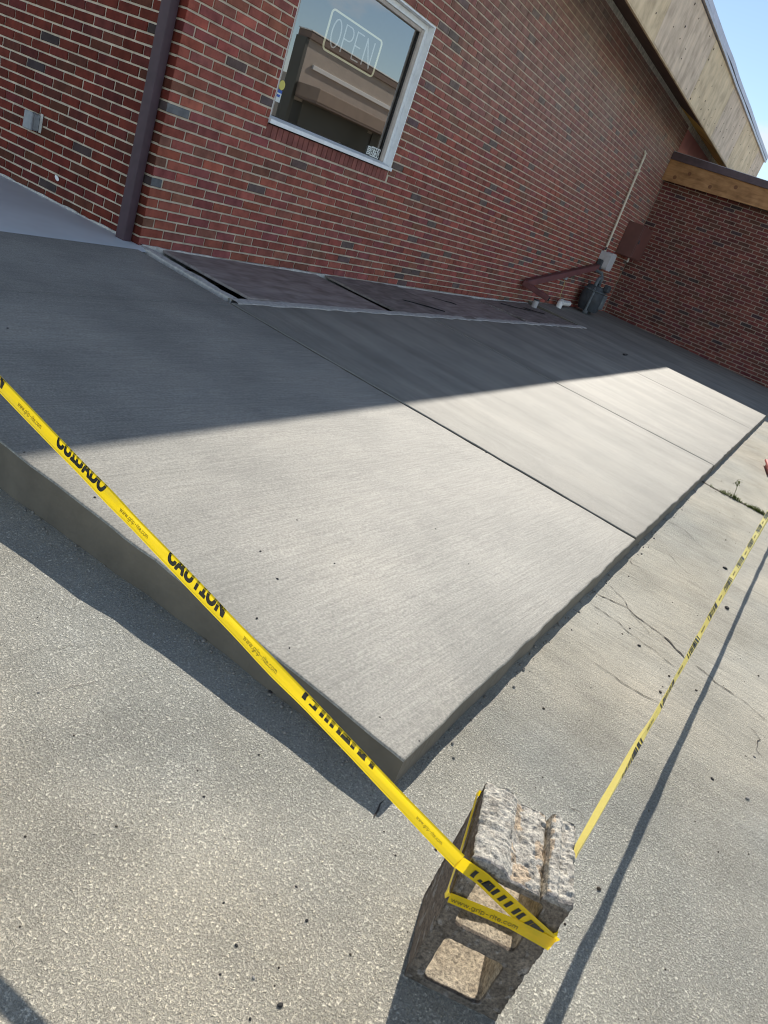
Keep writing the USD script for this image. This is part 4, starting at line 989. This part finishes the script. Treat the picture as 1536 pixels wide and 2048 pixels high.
# second tape, running from the block along the pad towards the far lot
tp2 = thing('caution_tape', 'narrow folded caution tape running from the block along the right of the pad', 'barrier tape')
p0 = bw((.03, -HW - .010, .318)); p0[2] = .058
far = np.array([.75, -4.372, .060]); dd = far - p0
T2 = Ribbon([p0, p0 + dd * .5, far, p0 + dd * 3.0], [(.0, .55, .8), (0, .95, .35), (0, 1, .25), (0, 1, .25)], [.020, .042, .050, .052], 220, [(-.5, -1.15), (-.02, .0), (.0, .02), (.5, .12)], 0.0, .006)
s2_ = 1 if T2.N[60][2] > 0 else -1
if s2_ < 0:
    T2.prof[:, 1] *= -1
t2m = obj('ribbon', T2.mesh(), 'tape_pale', tp2, smooth=40)
u = .30; k = 0
tl = {}
while u < 6.0:
    w_ = ('CUIDADO', 'CAUTION')[k % 2]
    obj('lettering', T2.text(w_, .045, u, -.35, .62, .06, .47, side=s2_, off=.0008, heavy=.045), 'tape_ink', t2m)
    tt = u + .235
    obj('lettering', T2.text('www.grip-rite.com', .006, tt, .2, .9, .04, .48, side=s2_, off=.0008, bold=False), 'tape_ink_thin', t2m)
    u += .38; k += 1

# ------------------------------------------------------------------ small things on the ground
def lump(r, seed, flat=.6):
    s = trimesh.creation.icosphere(2, r); P_ = np.array(s.vertices); n_ = P_ / r
    P_ = P_ * (1 + .55 * (meshkit.fbm(n_ * 1.9 + seed * 3.1, 3, seed) - .5))[:, None]; P_[:, 2] *= flat
    a = seed * 1.7; R_ = np.array([[cos(a), -sin(a), 0], [sin(a), cos(a), 0], [0, 0, 1]]); P_[:, 0] *= 1.35
    return P_ @ R_.T, np.array(s.faces)
stones = [((0.460, -4.314), 0.00994, 'clod_dark', 'black clod right of the tape, below the grass joint'), ((-0.125, -4.401), 0.01046, 'clod_dark', 'shiny black clod between the narrow tape and its shadow'),
          ((-1.025, -4.170), 0.00549, 'clod_dark', 'dark pebble between two cracks left of the narrow tape'), ((-1.283, -4.313), 0.00508, 'clod_brown', 'brown pebble at the end of the lower crack'),
          ((-1.110, -4.417), 0.00402, 'clod_brown', 'small brown clod just right of the narrow tape'), ((-1.612, -4.552), 0.00460, 'clod_dark', 'dark clod right of the tape shadow, the nearer to it'),
          ((-1.597, -4.660), 0.00581, 'clod_grey', 'grey stone near the right edge of the lot'), ((-1.330, -4.656), 0.00379, 'clod_grey', 'pale pebble at the right edge'),
          ((-3.063, -4.016), 0.00399, 'clod_dark', 'black clod with a pale side at the bottom of the photo'), ((-3.061, -3.953), 0.00268, 'clod_grey', 'light stone up and left of the black clod at the bottom'),
          ((-2.908, -3.953), 0.00284, 'clod_dark', 'dark pebble left of the block, the topmost of three in a row'), ((-3.041, -3.893), 0.00272, 'clod_dark', 'dark pebble above the black clod at the bottom'),
          ((-2.997, -3.820), 0.00210, 'clod_dark', 'small dark pebble in the middle of the foreground'), ((-2.868, -3.894), 0.00217, 'clod_dark', 'tiny dark pebble up from the row left of the block'),
          ((-2.668, -3.616), 0.00244, 'clod_dark', 'small dark pebble below the shadow edge of the pad'), ((-2.853, -3.622), 0.00229, 'clod_dark', 'small dark pebble in the left half of the lot'),
          ((-2.813, -3.562), 0.00196, 'clod_dark', 'tiny dark pebble above the one in the left half'), ((-3.036, -3.566), 0.00218, 'clod_brown', 'lone brown chip in the left foreground'),
          ((-3.115, -3.994), 0.00229, 'clod_dark', 'dark chip at the very bottom edge left of the block'), ((-3.097, -3.908), 0.00200, 'clod_dark', 'dark chip left of the light stone'),
          ((-2.900, -4.053), 0.00212, 'clod_brown', 'small brown pebble left of the block base'), ((-2.933, -3.176), 0.00250, 'clod_grey', 'pale grey chip by the smooth patch at the left'),
          ((-2.479, -3.488), 0.00445, 'clod_dark', 'dark lump in the shadow at the foot of the pad'), ((-2.480, -3.243), 0.00561, 'clod_grey', 'pale lump at the foot of the pad edge under the tape')]
for k, ((x, y), rad, mt, lb) in enumerate(stones):
    V, F = lump(rad, k + 1)
    obj('pebble', (V + (x, y, float(lot_z(x, y)) + rad * .42), F), mt, smooth=True, label=lb, cat='pebble')
crumbs = [((-2.136, -3.107, -0.1430), 0.00316), ((-2.199, -3.234, -0.1487), 0.00302), ((-2.402, -3.333, -0.1542), 0.00312), ((-1.941, -3.266, -0.1480), 0.00204), ((-2.415, -3.464, -0.1597), 0.00202), ((-1.850, -3.026, -0.1375), 0.00218), ((-2.410, -3.766, -0.1720), 0.00194), ((-2.389, -3.876, -0.1763), 0.00193), ((-1.290, -3.308, -0.1447), 0.00248), ((-1.393, -3.519, -0.1542), 0.00236), ((-2.423, -2.677, -0.1276), 0.00321), ((-2.463, -2.388, -0.1161), 0.00258), ((-0.096, -2.978, -0.1222), 0.00414), ((-1.920, -1.459, -0.0741), 0.00356), ((2.860, -0.968, -0.0179), 0.00755)]
cg = []
for k, (q_, rad) in enumerate(crumbs):
    V, F = lump(rad, 50 + k); cg.append((V + q_ + (0, 0, rad * .4), F))
obj('crumbs_on_pad', cat_(cg), 'clod_dark', smooth=True, kind='stuff', label='dark crumbs scattered on the sunlit pad', cat='crumbs')
rng = np.random.default_rng(12); rb = []
for k in range(420):
    if k < 230: y = rng.uniform(DD, -1.2); x = XF - abs(rng.normal(0, .028)) - .004
    else: x = rng.uniform(XF, 2.2); y = DD - abs(rng.normal(0, .022)) - .003
    r = min(rng.gamma(2., .0012), .005); s = trimesh.creation.icosphere(1, r); P_ = np.array(s.vertices); P_ *= (1 + .5 * (meshkit.noise(P_ / r * 2 + k) - .5))[:, None]
    rb.append((P_ + (x, y, float(lot_z(x, y)) + r * .3), np.array(s.faces)))
obj('rubble', cat_(rb), 'crumb', smooth=True, kind='stuff', label='cement crumbs along the foot of the pad', cat='rubble')
rng = np.random.default_rng(14); rb = []
for k in range(260):
    x = rng.uniform(-3.6, 3.5); y = rng.uniform(-5.3, DD - .03) if rng.random() < .55 else rng.uniform(-5.2, -2.)
    if y > DD - .02 and x > XF - .02: continue
    r = rng.gamma(2., .0007) + .0008; s = trimesh.creation.icosphere(1, r); P_ = np.array(s.vertices); P_ *= (1 + .6 * (meshkit.noise(P_ / r * 2 + k) - .5))[:, None]; P_[:, 2] *= .7
    rb.append((P_ + (x, y, float(lot_z(x, y)) + r * .3), np.array(s.faces)))
obj('grit', cat_(rb), 'clod_brown', smooth=True, kind='stuff', label='fine dark grit strewn over the lot', cat='grit')

# grass in the joint
rng = np.random.default_rng(31); gv, gf, n_ = [], [], 0
def joint_x(y): return float(np.interp(y, [-6.3, -5.2, -4.43, -4.25, -4.05, -3.86], [2.05, 2.10, 2.13, 2.17, 2.20, 2.26]))
for k in range(2200):
    y = rng.uniform(-5.2, -3.95)
    if y > -4.12 and rng.random() < .6: continue
    dens = meshkit.noise(np.array([y * 9., 3., 1.]))
    if rng.random() > dens * 2.6: continue
    x = joint_x(y) + rng.normal(0, .010); z = float(lot_z(x, y)); h = rng.uniform(.010, .036) * (.5 + dens); a = rng.uniform(0, 2 * np.pi); w = rng.uniform(.0012, .0028)
    d = np.array([cos(a), sin(a), 0]); s_ = np.array([-sin(a), cos(a), 0]) * w; ln = rng.uniform(.2, 1.0) * h
    p = np.array([x, y, z])
    pts = [p - s_, p + s_, p + d * ln * .45 + (0, 0, h * .65) - s_ * .7, p + d * ln * .45 + (0, 0, h * .65) + s_ * .7, p + d * ln + (0, 0, h * .95)]
    gv += pts; gf += [(n_, n_+1, n_+3), (n_, n_+3, n_+2), (n_+2, n_+3, n_+4)]; n_ += 5
obj('grass', (np.array(gv), np.array(gf)), 'blade', kind='stuff', label='sparse grass growing in the lot joint', cat='grass')
wx, wy = joint_x(-4.14), -4.14; wz = float(lot_z(wx, wy))
wd_ = thing('weed', 'single weed with a bushy tip leaning out of the grass joint', 'plant', (wx, wy, wz))
top = np.array([.12, .025, .10]); obj('stem', tube([(0, 0, 0), top * .5 + (0, 0, .012), top], .0022, 6), 'blade', wd_)
lv, lf, n_ = [], [], 0
for k in range(46):
    c = top + rng.normal(0, .013, 3); a, b = rng.uniform(0, 6.28, 2); d = np.array([cos(a) * cos(b), sin(a) * cos(b), sin(b)]) * rng.uniform(.007, .016); s_ = np.cross(d, [.3, .5, .8]); s_ = s_ / np.linalg.norm(s_) * .0035
    lv += [c - d, c + s_, c + d, c - s_]; lf += [(n_, n_+1, n_+2), (n_, n_+2, n_+3)]; n_ += 4
obj('leaves', (np.array(lv), np.array(lf)), 'blade', wd_)

rd = thing('red_board', 'corner of a red painted board lying on the lot at the right edge', 'board', (3.73, -4.255, -.20))
dxr, dyr = np.array([.97, .15, 0.]), np.array([.22, -.97, 0.])
obj('plank', obox(.5 * .5 * dxr + .6 * .5 * dyr + (0, 0, .05), dxr, np.cross([0, 0, 1], dxr), (0, 0, 1), .5, .6, .022, .003), 'red_board', rd)
obj('batten', obox(.25 * dxr + .05 * dyr + (0, 0, .018), dxr, np.cross([0, 0, 1], dxr), (0, 0, 1), .46, .05, .040, .003), 'red_board', rd)

# ------------------------------------------------------------------ the building across the lot (seen in the window)
op = thing('strip_mall', 'beige flat-roofed shop building across the lot, mirrored in the window', 'building', (0, -20, 0))
obj('wall', bx(25.4, 75, -.6, -.0, 2.6, 5.0), 'beige_stucco', op); obj('shop_body', bx(38.5, 75, -14, -1.01, -.2, 4.6), 'beige_stucco', op); obj('shop_front', bx(26.0, 75, -.6, -.0, -.2, 2.59), 'storefront_dark', op)
obj('roof_cap', bx(25.3, 75.1, -.62, .12, 5.0, 5.28, .02), 'brown_band', op)
obj('roof_edge', bx(25.28, 75.12, -.64, .14, 5.282, 5.33, .01), 'white_band', op)
obj('white_band', bx(26.0, 75, .002, .10, 3.98, 4.16, .01), 'white_band', op)
obj('canopy_band', bx(25.35, 75, .002, 1.3, 2.78, 3.30, .02), 'tan_band', op)
obj('end_shade_column', bx(25.16, 25.395, -.58, .02, -.2, 4.99, .02), 'storefront_dark', op)  # dark column put in for the shade on the end face
for k in range(8):
    x0 = 26 + k * 6
    obj('shop_window', bx(x0, x0 + 5.5, .003, .05, .0, 2.7, .01), 'storefront_dark', op)
    obj('post', bx(x0 + 5.55, x0 + 5.95, .8, 1.2, -.2, 2.775, .01), 'pale_post', op)
obj('soffit', bx(25.36, 75, .06, 1.28, 2.70, 2.778), 'brown_band', op)
